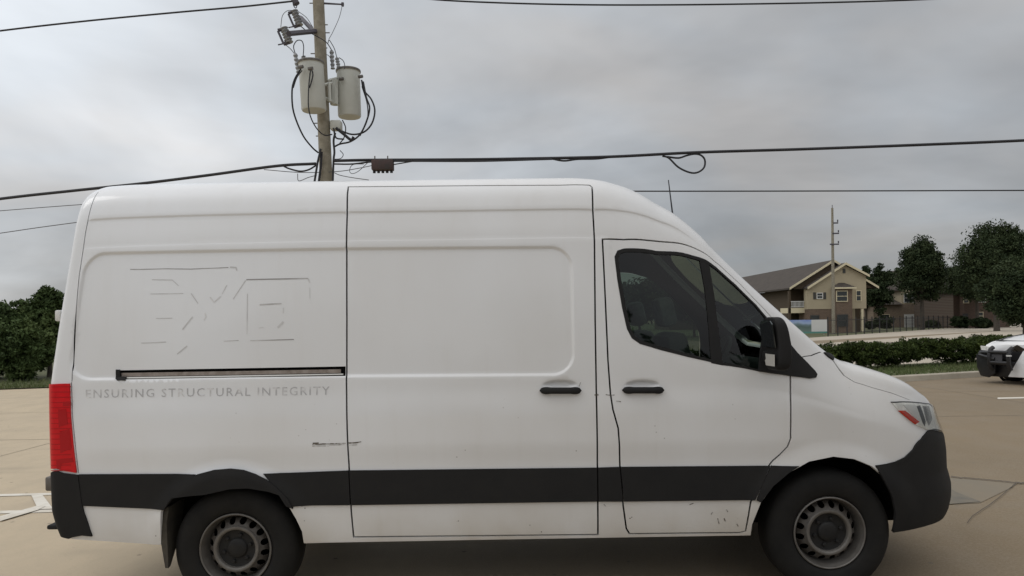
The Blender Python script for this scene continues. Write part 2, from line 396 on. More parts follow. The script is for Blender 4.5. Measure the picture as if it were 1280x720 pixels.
def fill(outer, holes, step, extra=None, coarse_v=None, coarse=0.05):
    outer = np.asarray(outer, float)
    loops = [resample(outer, step * 0.8)] + [resample(h, step * 0.8) for h in holes]
    V = []; E = []
    for l in loops:
        b = len(V); V += [tuple(p) for p in l]; E += [(b + i, b + (i + 1) % len(l)) for i in range(len(l))]
    bpts = np.array(V)
    lo, hi = outer.min(0), outer.max(0)
    def grid(st, l, h):
        a = np.arange(l[0] + st / 2, h[0], st); b = np.arange(l[1] + st / 2, h[1], st * 0.866)
        g = np.stack(np.meshgrid(a, b), -1); g[1::2, :, 0] += st / 2; return g.reshape(-1, 2)
    if coarse_v is None: g = grid(step, lo, hi)
    else: g = np.vstack([grid(step, lo, (hi[0], min(coarse_v, hi[1]))), grid(coarse, (lo[0], coarse_v), hi)])
    ok = inside(g, outer)
    for h in holes: ok &= ~inside(g, h)
    g = g[ok]
    refs = bpts
    if extra is not None and len(extra):
        ex = extra[inside(extra, outer)]
        for h in holes: ex = ex[~inside(ex, h)] if len(ex) else ex
        if len(ex): ex = ex[far_from(ex, bpts, step * 0.35)]; g = g[far_from(g, ex, step * 0.6)]; 
        g = np.vstack([g, ex]) if len(ex) else g
    n0 = len(g)
    g = g[far_from(g, bpts, step * 0.45)]
    V = [Vector(p) for p in V] + [Vector(p) for p in g]
    r = delaunay_2d_cdt(V, E, [], 0, 1e-6)
    pv = np.array([tuple(p) for p in r[0]]); tri = np.array([f for f in r[2] if len(f) == 3])
    c = pv[tri].mean(1); ok = inside(c, outer)
    for h in holes: ok &= ~inside(c, h)
    tri = tri[ok]
    # consistent orientation
    a, b, c_ = pv[tri[:, 0]], pv[tri[:, 1]], pv[tri[:, 2]]
    ar = (b[:, 0]-a[:, 0])*(c_[:, 1]-a[:, 1]) - (c_[:, 0]-a[:, 0])*(b[:, 1]-a[:, 1])
    tri = tri[np.abs(ar) > 1e-10]; ar = ar[np.abs(ar) > 1e-10]
    tri[ar < 0] = tri[ar < 0][:, ::-1]
    return pv, tri
def row_pts(f, s0, s1, offs, step=0.012):
    s = np.arange(s0, s1, step); return np.vstack([np.stack([s, f(s) + o], -1) for o in offs])
def recess_rows():
    r = 0.13; out = []
    base = [(RS0 + r, None, 't')]
    for o in (-0.012, -0.006, 0.0, 0.006, 0.012):
        s = np.arange(RS0 + r, RS1 - r, 0.012)
        out.append(np.stack([s, rv_top(s) + o], -1)); out.append(np.stack([s, rv_bot(s) - o], -1))
        for sx, sg in ((RS0, -1), (RS1, 1)):
            t, b = rv_top(sx), rv_bot(sx); v = np.arange(b + r, t - r, 0.012); out.append(np.stack([0 * v + sx + sg * o, v], -1))
            for cv, q0 in ((t - r, 0), (b + r, -math.pi / 2)):
                q = np.linspace(q0, q0 + math.pi / 2, 18); cxx = sx - sg * r
                out.append(np.stack([cxx + sg * (r + o) * np.cos(q), cv + (r + o) * np.sin(q)], -1))
    return np.vstack(out)
EXTRA = np.vstack([recess_rows(), row_pts(c1, -2.74, 1.2, (-0.008, -0.003, 0.002, 0.007)), row_pts(c2, -2.74, 0.6, (-0.006, 0, 0.006))]
                  + [np.stack([h[0] + 0.118*k*np.cos(np.linspace(0, 6.28, 40)), h[1] + 0.004 + 0.034*k*np.sin(np.linspace(0, 6.28, 40))], -1) for h in HND for k in (0.45, 0.6, 0.72, 0.85, 1.0)])

VAN = thing('cargo_van', 'white high-roof cargo van with tinted cab window parked side-on across the lot', 'van', (0.1, YC, gz(0.1)))

def surf_obj(name, pv, tri, m, parent=VAN, off=0.0, flange=0.02, mirror=False, dent=True):
    s, v = pv[:, 0].copy(), pv[:, 1].copy()
    fn = (lambda a, b: SD(a, b, off)) if dent else (lambda a, b: S0(a, b) + normal_of(S0, a, b) * off)
    pos = fn(s, v); nrm = normal_of(fn, s, v, 0.004)
    used = np.unique(tri); remap = -np.ones(len(pv), int); remap[used] = np.arange(len(used)); tri = remap[tri]; pos = pos[used]; nrm = nrm[used]
    if mirror: pos[:, 1] = 2 * YC - pos[:, 1]; nrm[:, 1] *= -1; tri = tri[:, ::-1]
    V = [pos]; N = [nrm]; F = [tuple(t) for t in tri]
    if flange:
        from collections import Counter
        ed = {}
        for t in tri:
            for a, b in ((t[0], t[1]), (t[1], t[2]), (t[2], t[0])):
                if (b, a) in ed: del ed[(b, a)]
                else: ed[(a, b)] = 1
        base = len(pos); idx = {}; A = []; NA = []
        nn = {}
        for a, b in ed:
            t = pos[b] - pos[a]; q = np.cross(t, nrm[a]); l = np.linalg.norm(q); q = q / max(l, 1e-9)
            for i in (a, b): nn[i] = nn.get(i, 0) + q
        for i, q in nn.items():
            q = q / max(np.linalg.norm(q), 1e-9); idx[i] = base + 2 * len(idx)
            A += [pos[i], pos[i] - nrm[i] * flange]; NA += [q, q]
        for a, b in ed: F.append((idx[b], idx[a], idx[a] + 1, idx[b] + 1))
        V.append(np.array(A)); N.append(np.array(NA))
    V = np.vstack(V); N = np.vstack(N)
    return mesh_obj(name, V, F, m, parent, True, N)
def panel(name, poly_px=None, m=None, parent=VAN, off=0.0, step=0.03, gap=0.0, holes=(), flange=0.02, sv=None, extra=None, dent=True):
    poly = px2sv(poly_px) if sv is None else np.asarray(sv)
    if gap: poly = inset(poly, gap)
    pv, tri = fill(poly, list(holes), step, extra)
    return surf_obj(name, pv, tri, m, parent, off, flange, dent=dent)

# ---- traced outlines (photograph pixels)
SLD = [(435.5,233.5),(500,233),(600,232),(700,231.5),(737,231.5),(740,234),(741,260),(743,300),(744,400),(745.5,500),(747,600),(747.5,668.5),(600,670),(442,671.5),(439,640),(437,600),(434.5,540),(433,480),(433,400),(433,320),(434,260)]
CAB = [(753,299),(780,299.5),(810,300.5),(840,303),(862,307.5),(880,316),(900,332),(925,355),(955,386),(970,403),(979,417),(985,435),(987,455),(988,473),(988,510),(987.5,548),(984,558),(975,568),(965,577),(957,588),(945,610),(938,628),(932,664),(925,666),(787,667.5),(783,661),(779,632),(775,584),(774,555),(772.5,535),(766,512),(763,492),(760,450),(756,360)]
WIN = [(768.5,321),(772,313.5),(780,311),(820,314),(865,319.5),(880,324),(895,334),(920,356.5),(945,381),(962,401),(974,420),(979,440),(981,468),(950,464.5),(905,456.5),(860,446),(825,437),(800,429.5),(790,422.5),(784,411),(778,385),(772,350)]
ARCH_R = [(202,640),(206,629),(218,619),(236,617),(259,615),(290,608),(312,607),(337,611),(352,615.5),(361,630),(371,648),(378,664),(383,690),(390,760),(200,760),(199,680)]
ARCH_F = [(934,690),(940,655),(950,628),(965,607),(985,590),(1010,576),(1040,570),(1066,573),(1088,582),(1105,597),(1117,617),(1123,640),(1122,690),(1110,760),(940,760)]
SLOT = [(146,463),(290,460.5),(431.5,458),(431.5,470),(290,472),(146,474.5)]
sld, cabp, win, archr, archf, slot = (px2sv(a) for a in (SLD, CAB, WIN, ARCH_R, ARCH_F, SLOT))
for a in (archr, archf): a[a[:, 1] < 0.44, 1] = 0.25
def vz(y): return float(np.interp(y, _pp[:, 0], _v))
VW = vz(0.34)
ws_hole = np.array([(1.02, VW + .02), (1.08, VW), (1.93, VW), (2.0, VW + .02), (2.06, VTOP + .1), (0.97, VTOP + .1)])
SEAM_D = px2sv([(123,240),(117,250),(112,266),(107,290),(104,312),(99,345),(95,390),(92,430),(90,477)])
SEAM_D2 = px2sv([(89.5,478),(91,520),(95,560),(98,592)])
SEAM_AP = px2sv([(1000,447),(1014,444.5),(1026,440)])
SEAM_H = np.vstack([px2sv([(1041,450),(1047,459),(1055,469.5),(1068,477.5),(1090,484.5),(1115,491.5),(1137,500)])])
BOT = px2sv([(60,655),(115,667),(198,679.5),(300,681),(382,678.5),(440,677),(600,675),(745,673),(930,669.5),(1010,668),(1119,664)])
SILL = px2sv([(382,679),(440,677),(600,675),(745,673),(932,669.5)])
def vbot(s):
    return np.interp(s, [-2.9, -2.2, SILL[0, 0], SILL[2, 0], SILL[-1, 0], 2.4], [0.46, 0.40, SILL[0, 1], SILL[2, 1], SILL[-1, 1], 0.43])
sb = np.arange(SMIN, SMAX, 0.04)
dom = np.vstack([np.stack([sb, vbot(sb)], -1), [(SMAX - .002, vbot(SMAX)), (SMAX - .002, VTOP), (SMIN + .002, VTOP)]])
seams = [strip(SEAM_D, 0.006), strip(SEAM_D2, .006), strip(SEAM_AP, 0.006), strip(SEAM_H, 0.014)]
GAP = 0.0052
def outset(p, d): return inset(p, -d)
holes = [outset(sld, GAP), outset(cabp, GAP), archr, archf, slot, ws_hole] + seams
pv, tri = fill(dom, holes, 0.022, EXTRA, coarse_v=2.80, coarse=0.06)
surf_obj('body_shell', pv, tri, M_PAINT, flange=0.022)
# far half: one pressed side with its own window and arches
pv, tri = fill(dom, [archr, archf, win, ws_hole], 0.05)
surf_obj('far_side_panel', pv, tri, M_PAINT, mirror=True, flange=0.03)
# inner lining, both halves
lin_holes = [outset(archr, .0), outset(archf, .0), outset(win, 0.012), ws_hole]
dom2 = np.vstack([np.stack([sb, vbot(sb) + .02], -1), [(SMAX - .01, .5), (SMAX - .01, VTOP), (SMIN + .01, VTOP)]])
pv, tri = fill(dom2, lin_holes, 0.09)
M_LIN = mat('grey_lining', (0.05, 0.052, 0.05), 0.9)
surf_obj('inner_lining', pv, tri, M_DARK, off=-0.032, flange=0); surf_obj('inner_lining', pv, tri, M_DARK, off=-0.032, flange=0, mirror=True)

# ---- sliding door
pv, tri = fill(inset(sld, GAP), [], 0.022, EXTRA)
SDOOR = surf_obj('sliding_door', pv, tri, M_PAINT)
pv, tri = fill(inset(cabp, GAP), [win], 0.022, EXTRA)
CDOOR = surf_obj('cab_door', pv, tri, M_PAINT)

# ---- black side moulding, one length per panel
BT = [(97,592.5),(230,592),(360,591),(436,588),(745,584.5),(775,583.5),(965,582)]
BB = [(104,633),(205,636),(370,631.5),(438,631),(747,626.5),(779,626.5),(945,624.5)]
def bt(x): return float(np.interp(x, *zip(*BT)))
def bb(x): return float(np.interp(x, *zip(*BB)))
def band(x0t, x1t, x0b, x1b, parent):
    t = [(x, bt(x)) for x in np.linspace(x0t, x1t, 8)]; b = [(x, bb(x)) for x in np.linspace(x1b, x0b, 8)]
    poly = px2sv(t + b); pv, tri = fill(poly, [], 0.03); return surf_obj('side_moulding', pv, tri, M_BLACK, parent, 0.011, 0.025, dent=True)
band(437.0, 746.0, 439.2, 746.6, SDOOR)
band(775.7, 962.0, 779.8, 943, CDOOR)
band(747.4, 774.4, 748.0, 778.3, VAN)
band(330, 435.7, 366, 437.8, VAN)
panel('side_moulding', [(99,592.5),(160,592.3),(246,592),(232,606),(216,622),(207,636.5),(150,634),(104,632)], M_BLACK, off=0.011, gap=0.001)
panel('side_moulding', [(963.2,581.7),(997,581.5),(984,590),(965,606),(953,622),(950,627),(944.5,624.5),(952,605)], M_BLACK, off=0.010)
# rear arch flare, bumper corners
panel('arch_flare', [(213,628),(227,604),(249,591.5),(270,586),(290,584.3),(306,586),(321,591),(335,598),(348,608),(362,622),(368,634),(360,631),(351,617),(337,612.5),(312,608.5),(290,609.5),(259,616.5),(236,618.5),(218,621)], M_BLACK, off=0.018, step=0.02)
panel('rear_bumper', sv=np.vstack([px2sv([(98.5,593.5),(104,632),(110,652),(115.8,669.8),(104,668.5)]), [(-2.78,.452),(-2.9,.465),(-3.05,.475),(SMIN+.02,.475),(SMIN+.02,.74),(-2.95,.74),(-2.90,.86),(-2.86,.87),(-2.80,.873)]]), m=M_BLACK, off=0.012, step=0.03, dent=False)
FB = px2sv([(1092,580.5),(1107,579),(1118,577),(1130,571.5),(1140,562),(1150,549),(1159,538),(1166,536)])
FBb = px2sv([(1115,664.5),(1117,640),(1111,617),(1101,598)])
lastv = FB[-1, 1]
panel('front_bumper', sv=np.vstack([FB, [(2.9, lastv), (3.1, .97), (3.3, .97), (SMAX - .02, .97), (SMAX - .02, .44), (3.2, .44), (2.9, .44), (2.62, .435)], FBb]), m=M_BLACK, off=0.012, step=0.03)

# ---- tail lamp with its moulded bands
TL = np.vstack([px2sv([(89,478.5),(90.3,520),(94,560),(97.3,591.5)]), [(-2.80,.885),(-2.9,.88),(-3.0,.88),(-3.0,1.40),(-2.9,1.405),(-2.8,1.407)]])
M_RED = mat('red_lens', (0.56, 0.007, 0.013), 0.3, noise=(14, 0.6, (0.44, 0.004, 0.008)), coat=0.15, spec=.25)
M_RED2 = mat('dark_red_lens', (0.36, 0.004, 0.008), 0.35, coat=0.15, spec=.25)
TAIL = panel('tail_lamp', sv=inset(TL, 0.004), m=M_RED, off=0.010, step=0.025, dent=False)
for q in ([(80,502),(89.3,501.5),(89.8,507),(80,507.5)], [(72,574),(92,572),(93.5,577),(78,579),(77,586),(72.5,586)], [(74,512),(84,511),(86,530),(75,534)], [(76,540),(88,536),(91,560),(77,566)]):
    panel('lens_band', q, M_RED2, parent=TAIL, off=0.0115, step=0.02, flange=0.004, dent=False)
for y_ in np.arange(483, 588, 6.5): panel('lens_rib', [(66,y_),(90,y_-.3),(90.3,y_+.8),(66,y_+1.0)], M_RED2, parent=TAIL, off=0.0106, step=0.03, flange=0, dent=False)
pv, tri = fill(inset(TL, .004), [], .04); surf_obj('tail_lamp', pv, tri, M_RED, off=.01, mirror=True, dent=False)
# number-plate lamp / towing step bracket at the rear edge, upper door hinge
M_WPL = mat('white_plastic', (0.6, 0.6, 0.58), 0.5)
def rbox(name, a, b, m, parent, bev, M=None):
    return MB().box(a, b, M).build(name, m, parent, True, bev)
p = P(66.5, 603, 4.46); rbox('rear_sensor', (p.x-.022, p.y-.05, p.z-.045), (p.x+.04, p.y+.05, p.z+.045), M_STEEL, VAN, .012)
p = P(67.5, 395, 4.45); rbox('door_hinge', (p.x+.015, p.y-.02, p.z-.034), (p.x+.05, p.y+.05, p.z+.036), M_WPL, VAN, .01)
p = P(74, 656, 4.45); rbox('rear_step', (p.x-.05, p.y-.05, p.z-.018), (p.x+.10, p.y+.9, p.z+.012), M_BLACK, VAN, .012)

# ---- sliding-door rail in its slot
panel('rail_channel', [(140,455),(440,450),(440,478),(140,480)], M_DARK, off=-0.022, step=0.05, flange=0)
M_RAIL = mat('rail_metal', (0.30, 0.265, 0.24), 0.5, metal=0.3, noise=(25, 0.7, (0.14, 0.11, 0.09)))
panel('door_rail', [(150,466.2),(290,464),(425,461.6),(425,466.2),(290,468.7),(150,471)], M_RAIL, off=-0.006, step=0.03, flange=0.012)
panel('rail_lip', [(150,471.6),(290,469.4),(428,467),(428,468.4),(290,470.8),(150,473)], M_WPL, off=-0.003, step=0.03, flange=0.01)
panel('rail_end_cap', [(144,462),(149,462),(149.5,470.5),(157,471),(157,475.2),(146.5,475.2),(144,473)], M_BLACK, off=0.006, step=0.01, flange=0.03)

# ---- handles
def handle(parent, cx, cy):
    n = 22; V = []; F = []
    for i in range(n + 1):
        t = -1 + 2 * i / n; e = math.sqrt(max(0, 1 - t ** 8))
        wv = (4.2 + 0.7 * sstep(0.45, 0.7, abs(t))) * max(e, .12); lift = 0.012 + 0.016 * (1 - t ** 4)
        for k in range(10):
            q = 2 * math.pi * k / 10
            sv = px2sv([(cx + 26 * t, cy + 4.5 - wv * math.sin(q))])[0]
            V.append((sv, lift + 0.010 * math.cos(q)))
    svs = np.array([a for a, _ in V]); ll = np.array([b for _, b in V])
    nn = normal_of(S0, svs[:, 0], svs[:, 1]); pos = S0(svs[:, 0], svs[:, 1]) + nn * ll[:, None]
    for i in range(n):
        for k in range(10): F.append((i*10+k, (i+1)*10+k, (i+1)*10+(k+1) % 10, i*10+(k+1) % 10))
    F += [tuple(range(10)), tuple(reversed(range(n*10, n*10+10)))]
    mb = MB(); mb.add(pos, F); return mb.build('door_handle', M_BLACK, parent, True)
handle(SDOOR, 700.5, 483.5); handle(CDOOR, 803.5, 483)

# ---- cab glass, seals, corner trim
seal_o, seal_i = win, inset(win, 0.022)
pv, tri = fill(outset(win, 0.002), [seal_i], 0.02); surf_obj('window_seal', pv, tri, M_BLACK, CDOOR, 0.002, 0.02, dent=False)
panel('window_divider', [(874,322),(886,328),(893,370),(899,420),(904,457),(889,454),(886,410),(881,360)], M_BLACK, parent=CDOOR, off=0.001, step=0.03, dent=False)
pv, tri = fill(outset(win, -0.004), [], 0.05); surf_obj('cab_window', pv, tri, M_TINT, CDOOR, -0.006, 0, dent=False)
surf_obj('far_cab_window', pv, tri, M_TINT, VAN, -0.006, 0, mirror=True, dent=False)
pv, tri = fill(np.array([(1.0, VW-.01), (1.95, VW-.01), (2.05, VTOP), (0.96, VTOP)]), [], 0.06)
surf_obj('windshield', pv, tri, M_TINT, VAN, -0.006, 0, dent=False); surf_obj('windshield', pv, tri, M_TINT, VAN, -0.006, 0, mirror=True, dent=False)
panel('corner_trim', [(957,398),(974,414),(984,426),(996,441),(1008,453),(1018,463.5),(1021,468),(1019.5,472),(1012,473.3),(990,470.5),(965,467),(948,464),(950,440)], M_BLACK, off=0.009, step=0.02, dent=False)
# cowl
panel('cowl_trim', [(1029,441),(1037,442.5),(1046,447),(1041,450.5),(1034,446)], M_BLACK, off=0.010, step=0.02, flange=0.02, dent=False)

# ---- door mirror
def superbox(c, h, n, m, name, parent, e=0.35, taper=None):
    V = []; F = []; nu, nv = 20, 28
    f = lambda w_, k: math.copysign(abs(w_) ** k, w_)
    for i in range(nu + 1):
        a = -math.pi / 2 + math.pi * i / nu
        for j in range(nv):
            b = 2 * math.pi * j / nv
            p = Vector((f(math.cos(a), e) * f(math.cos(b), e) * h[0], f(math.cos(a), e) * f(math.sin(b), e) * h[1], f(math.sin(a), e) * h[2]))
            if taper: p = taper(p)
            V.append(Vector(c) + p)
    for i in range(nu):
        for j in range(nv): F.append((i*nv+j, i*nv+(j+1) % nv, (i+1)*nv+(j+1) % nv, (i+1)*nv+j))
    mb = MB(); mb.add(V, F); return mb.build(name, m, parent, True)
mc = P(970.5, 429.5, 4.17)
def mtap(p):
    t = p.z / 0.165; p = p.copy(); p.x = p.x * (1 - 0.16 * t) - 0.02 * t * t + 0.012 * (1 - t) ; return p
MIR = superbox(mc, (0.045, 0.108, 0.158), 0, M_BLACK, 'door_mirror', CDOOR, 0.42, mtap)
M_MIRG = mat('mirror_glass', (0.10, 0.11, 0.115), 0.05, metal=0.9)
mb = MB(); mb.prism([(-.10, -.02), (.10, -.02), (.10, .115), (.07, .135), (-.07, .135), (-.10, .115)], 0, .006, lambda a, b, d: Vector((mc.x - .051 + .01 * (b < 0) - d - 0.05 * b, mc.y + a, mc.z + b))); mb.build('mirror_pane', M_MIRG, MIR)
M_PALE = mat('pale_mirror', (0.46, 0.45, 0.42), 0.25)
mb = MB(); mb.prism([(-.105, -.128), (.02, -.128), (.035, -.10), (.02, -.09), (.03, -.06), (-.105, -.06)], 0, .006, lambda a, b, d: Vector((mc.x - .0495 - d + 0.012*b, mc.y + a, mc.z + b))); mb.build('wide_angle_pane', M_PALE, MIR)
mb = MB(); mb.box((mc.x - .03, mc.y + .08, mc.z - .12), (mc.x + .05, Y0 + .08, mc.z - .05)); mb.build('mirror_arm', M_BLACK, MIR, True, .012)

# ---- headlamp
HLp = px2sv([(1114,503),(1125,502.5),(1145,503.5),(1160,505)]); HLl = px2sv([(1158,537),(1148,533),(1135,525.5),(1122,513)])
hl = np.vstack([HLp, [(2.87, HLp[-1,1] - .0), (3.02, HLp[-1,1]-.01), (3.04, HLl[0,1]+.06), (2.93, HLl[0,1]-.01), (2.80, HLl[0,1]-.012)], HLl])
M_LAMP = mat('lamp_reflector', (0.85, 0.85, 0.81), 0.3, metal=0.0, noise=(22, 0.8, (0.48, 0.47, 0.44)))
M_BULB = mat('lamp_dark', (0.035, 0.035, 0.035), 0.3)
M_ORNG = mat('orange_lens', (0.50, 0.035, 0.012), 0.25, coat=0.4)
HL = panel('headlamp', sv=inset(hl, .003), m=M_LAMP, off=0.004, step=0.02, dent=False)
panel('lamp_gasket', sv=strip(hl[:6], .018), m=M_BLACK, parent=HL, off=0.007, step=0.01, flange=.01, dent=False)
panel('indicator_lens', [(1122,513.5),(1130,513.5),(1148,527.5),(1143,530.5),(1134,524)], M_ORNG, parent=HL, off=0.008, step=.01, flange=.005, dent=False)
panel('lamp_bezel', [(1145,508),(1149,507),(1156,527),(1155,533),(1152,528)], M_BULB, parent=HL, off=0.006, step=.01, flange=.004, dent=False)
panel('lamp_reflector', [(1128,506),(1143,506),(1150,527),(1140,520)], M_WPL, parent=HL, off=0.006, step=.01, flange=.004, dent=False)
panel('lamp_projector', [(1152,507.5),(1160,508),(1164,524),(1160,532),(1157,526)], mat('lamp_grey', (0.30,0.30,0.29), .2, metal=.6), parent=HL, off=0.0065, step=.01, flange=.004, dent=False)
pv, tri = fill(inset(hl, .003), [], .03); surf_obj('headlamp', pv, tri, M_LAMP, off=.004, mirror=True, dent=False)
pv, tri = fill(inset(hl, .006), [], .02); surf_obj('lamp_lens', pv, tri, M_CLEAR, HL, .016, 0, dent=False)
# grille across the nose, out of this view
pv, tri = fill(np.array([(3.12, .98), (SMAX - .03, .98), (SMAX - .03, 1.55), (3.2, 1.45)]), [], .05); 
surf_obj('grille', pv, tri, M_BLACK, off=.008, dent=False); surf_obj('grille', pv, tri, M_BLACK, off=.008, mirror=True, dent=False)
# far bumper corner
pv, tri = fill(np.vstack([FB, [(2.9, lastv), (SMAX - .02, .97), (SMAX - .02, .44), (2.65, .445)], FBb]), [], .05); surf_obj('front_bumper', pv, tri, M_BLACK, off=.012, mirror=True, dent=False)
pv, tri = fill(np.array([(-2.66,.46),(SMIN+.02,.5),(SMIN+.02,.74),(-2.95,.74),(-2.9,.86),(-2.7,.87)]), [], .05); surf_obj('rear_bumper', pv, tri, M_BLACK, off=.012, mirror=True, dent=False)

# ---- wheels
def make_wheel(c, side=1, steer=0.0):
    """side 1: outer face towards -y"""
    w_ = None
    o = lambda r, d: (r, d * side)
    tyre = MB().lathe([o(.222,.030),(o(.232,.014)),o(.255,.004),o(.300,-.004),o(.335,.002),o(.362,.016),o(.378,.034),o(.385,.055),o(.386,.12),o(.385,.19),o(.378,.21),o(.36,.23),o(.30,.245),o(.225,.225)], 72, c)
    root = tyre.build('wheel', M_RUBBER, VAN, True)
    rim = MB().lathe([o(.224,.030),o(.2235,.012),o(.218,.008),o(.213,.012),o(.209,.030),o(.203,.045),o(.199,.078),o(.190,.110)], 64, c)
    rim.build('rim', M_RIM, root, True)
    # pierced disc
    n = 16; V = []; E = []; hr, rh = 0.0205, 0.1685
    for r, k in ((.1965, 80), (.140, 64)):
        b = len(V); V += [Vector((r * math.cos(2*math.pi*i/k), r * math.sin(2*math.pi*i/k))) for i in range(k)]; E += [(b+i, b+(i+1) % k) for i in range(k)]
    cs = []
    for j in range(n):
        q = 2 * math.pi * (j + .5) / n; cc = Vector((rh * math.cos(q), rh * math.sin(q))); cs.append(cc); b = len(V)
        V += [cc + Vector((hr * math.cos(2*math.pi*i/12), hr * math.sin(2*math.pi*i/12))) for i in range(12)]; E += [(b+i, b+(i+1) % 12) for i in range(12)]
    r_ = delaunay_2d_cdt(V, E, [], 0, 1e-7); F = []
    for f in r_[2]:
        m_ = sum((r_[0][i] for i in f), Vector((0, 0))) / 3
        if .1395 < m_.length < .1970 and all((m_ - q).length > hr * .93 for q in cs): F.append(tuple(f))
    def dd(r): return float(np.interp(r, [.138, .148, .170, .188, .197], [.030, .038, .056, .084, .105]))
    VV = [Vector((p.x, dd(p.length) * side, p.y)) + Vector(c) for p in r_[0]]
    b = len(VV); VV += [p + Vector((0, .010 * side, 0)) for p in VV]
    ec = {}
    for f in F:
        for a, d in zip(f, f[1:] + f[:1]): ec[(a, d)] = 1
    FF = list(F) + [tuple(b + i for i in reversed(f)) for f in F] + [(d, a, a + b, d + b) for a, d in ec if (d, a) not in ec]
    MB().add(VV, FF).build('pierced_disc', M_DISC, root, True)
    MB().lathe([o(.1445,.036),o(.1435,.026),o(.138,.020),o(.130,.019),o(.122,.022),o(.117,.030),o(.116,.050)], 56, c).build('hub_ring', M_RIM, root, True)
    MB().lathe([o(.118,.046),o(.10,.050),o(.064,.050),o(.060,.040),o(.052,.034),o(.02,.032),o(.0005,.032)], 40, c).build('hub_cap', M_HUB, root, True)
    for k in range(6):
        q = 2 * math.pi * (k + .25) / 6; p = Vector(c) + Vector((.084 * math.cos(q), 0, .084 * math.sin(q)))
        MB().lathe([o(.0125,.052),o(.0125,.038),o(.009,.034),o(.0005,.034)], 6, p).build('lug_nut', M_HUB, root)
    MB().lathe([o(.196,.10),o(.205,.20),o(.0005,.20)], 32, c).build('brake_backing', M_DARK, root, True)
    return root
make_wheel((WR[0], Y0 + .045, WR[1])); make_wheel((WF[0], Y0 + .045, WF[1]))
make_wheel((WR[0], 2*YC - Y0 - .045, WR[1] + .0), -1); make_wheel((WF[0], 2*YC - Y0 - .045, WF[1]), -1)
# wheel houses
for c, r, rz in ((WR, .49, .47), (WF, .46, .50)):
    for y0, y1 in ((Y0 + .03, Y0 + .50), (2*YC - Y0 - .5, 2*YC - Y0 - .03)):
        mb = MB(); qa = math.asin((.50 - c[1] - .02) / rz); pts = [(c[0] + r * math.cos(q), c[1] + .02 + rz * math.sin(q)) for q in np.linspace(qa, math.pi - qa, 25)]
        V = [(x, y, z) for x, z in pts for y in (y0, y1)]; F = [(2*i, 2*i+1, 2*i+3, 2*i+2) for i in range(24)]
        b = len(V); yy = y1 if y0 < YC else y0
        V += [(c[0], yy, c[1])]; ii = 1 if y0 < YC else 0
        F += [(2*i+ii, 2*i+2+ii, b) for i in range(24)]
        mb.add(V, F).build('wheel_house', M_DARK, VAN, False)
mb = MB(); mb.box((-2.6, Y0 + .33, .40), (-2.28, 2*YC - Y0 - .33, .62)); mb.box((-1.15, Y0 + .10, .40), (1.40, 2*YC - Y0 - .16, .60)); mb.box((-2.25, Y0+.62, .30), (-1.2, 2*YC-Y0-.62, .62)); mb.box((1.4, Y0+.62, .32), (2.9, 2*YC-Y0-.62, .62)); mb.build('underbody', M_DARK, VAN); MB().box((-1.30, Y0 + .75, .27), (1.30, 2*YC - Y0 - .75, .325)).build('tank_shade_block', M_DARK, VAN)  # last box: unseen tank block added to darken the ground underneath
# front wheel-arch edge liner, rear mud flap
p0, p1 = P(203, 634, Y0 + .03), P(203.5, 710, Y0 + .03)
mb = MB()
prof_f = [(0.0, p0.z), (-.015, p0.z - .10), (-.012, p0.z - .22), (.012, p1.z)]
V = []; wds = (.26, .26, .22, .03)
for (dx_, z_), wd in zip(prof_f, wds):
    V += [(p0.x + dx_, Y0 + .03, z_), (p0.x + dx_ + .004, Y0 + .03 + wd, z_), (p0.x + dx_ + .018, Y0 + .03 + wd, z_), (p0.x + dx_ + .022 + .02*(wd > .2), Y0 + .024, z_)]
F = [(0, 1, 2, 3), (15, 14, 13, 12)] + [(4*i+a, 4*i+(a+1) % 4, 4*i+4+(a+1) % 4, 4*i+4+a) for i in range(3) for a in range(4)]
M_FLAP = mat('mud_flap_rubber', (0.055, 0.048, 0.035), 0.85, noise=(12, .8, (0.03, .027, .022)))
mb.add(V, F).build('mud_flap', M_FLAP, VAN)
# aerial on the roof
a0 = Vector((1.10, 4.95, 2.50)); a0 = P(841, 270, 4.9); a1 = P(835.5, 225, 4.9)
MB().tube([a0, a1], [.006, .0035], 6).build('aerial', M_WIRE, VAN)
# ---- cab interior
INT = mat('cab_trim', (0.06, 0.066, 0.064), 0.8); SEATM = mat('seat_cloth', (0.13, 0.14, 0.13), 0.9, noise=(30, .5, (.18, .19, .175)))
mb = MB(); mb.box((.62, Y0 + .16, .6), (.66, 2*YC - Y0 - .16, 2.30)); mb.build('bulkhead', INT, VAN)
mb = MB(); mb.box((.62, Y0 + .1, .58), (1.34, 2*YC - Y0 - .1, .62)); mb.build('cab_floor', INT, VAN)
mb = MB(); mb.prism([(1.78, 1.02), (2.02, 1.02), (2.02, 1.38), (1.90, 1.44), (1.75, 1.43), (1.66, 1.30), (1.70, 1.1)], Y0 + .14, 2*YC - Y0 - .14, lambda a, b, d: Vector((a, d, b))); mb.build('dashboard', INT, VAN, True, .03)
def seat(y0, y1, parent, hr):
    r = MB(); r.box((1.10, y0, .95), (1.60, y1, 1.10)); s_ = r.build('seat', SEATM, parent, True, .04)
    M = Matrix.Translation((1.18, 0, 1.05)) @ Matrix.Rotation(R(-12), 4, 'Y')
    q = MB(); q.box((-.07, y0, 0), (.07, y1, .62), M); q.build('backrest', SEATM, s_, True, .05)
    q = MB()
    for a, b in hr: q.box((-.05, a, .66), (.06, b, .86), M)
    q.build('headrest', mat('headrest_cloth', (.26, .28, .25), .9, noise=(12, .8, (.13, .14, .125))), s_, True, .04)
    q = MB(); q.box((1.10, y0 + .08, .62), (1.34, y1 - .08, .95)); q.build('seat_base', INT, s_)
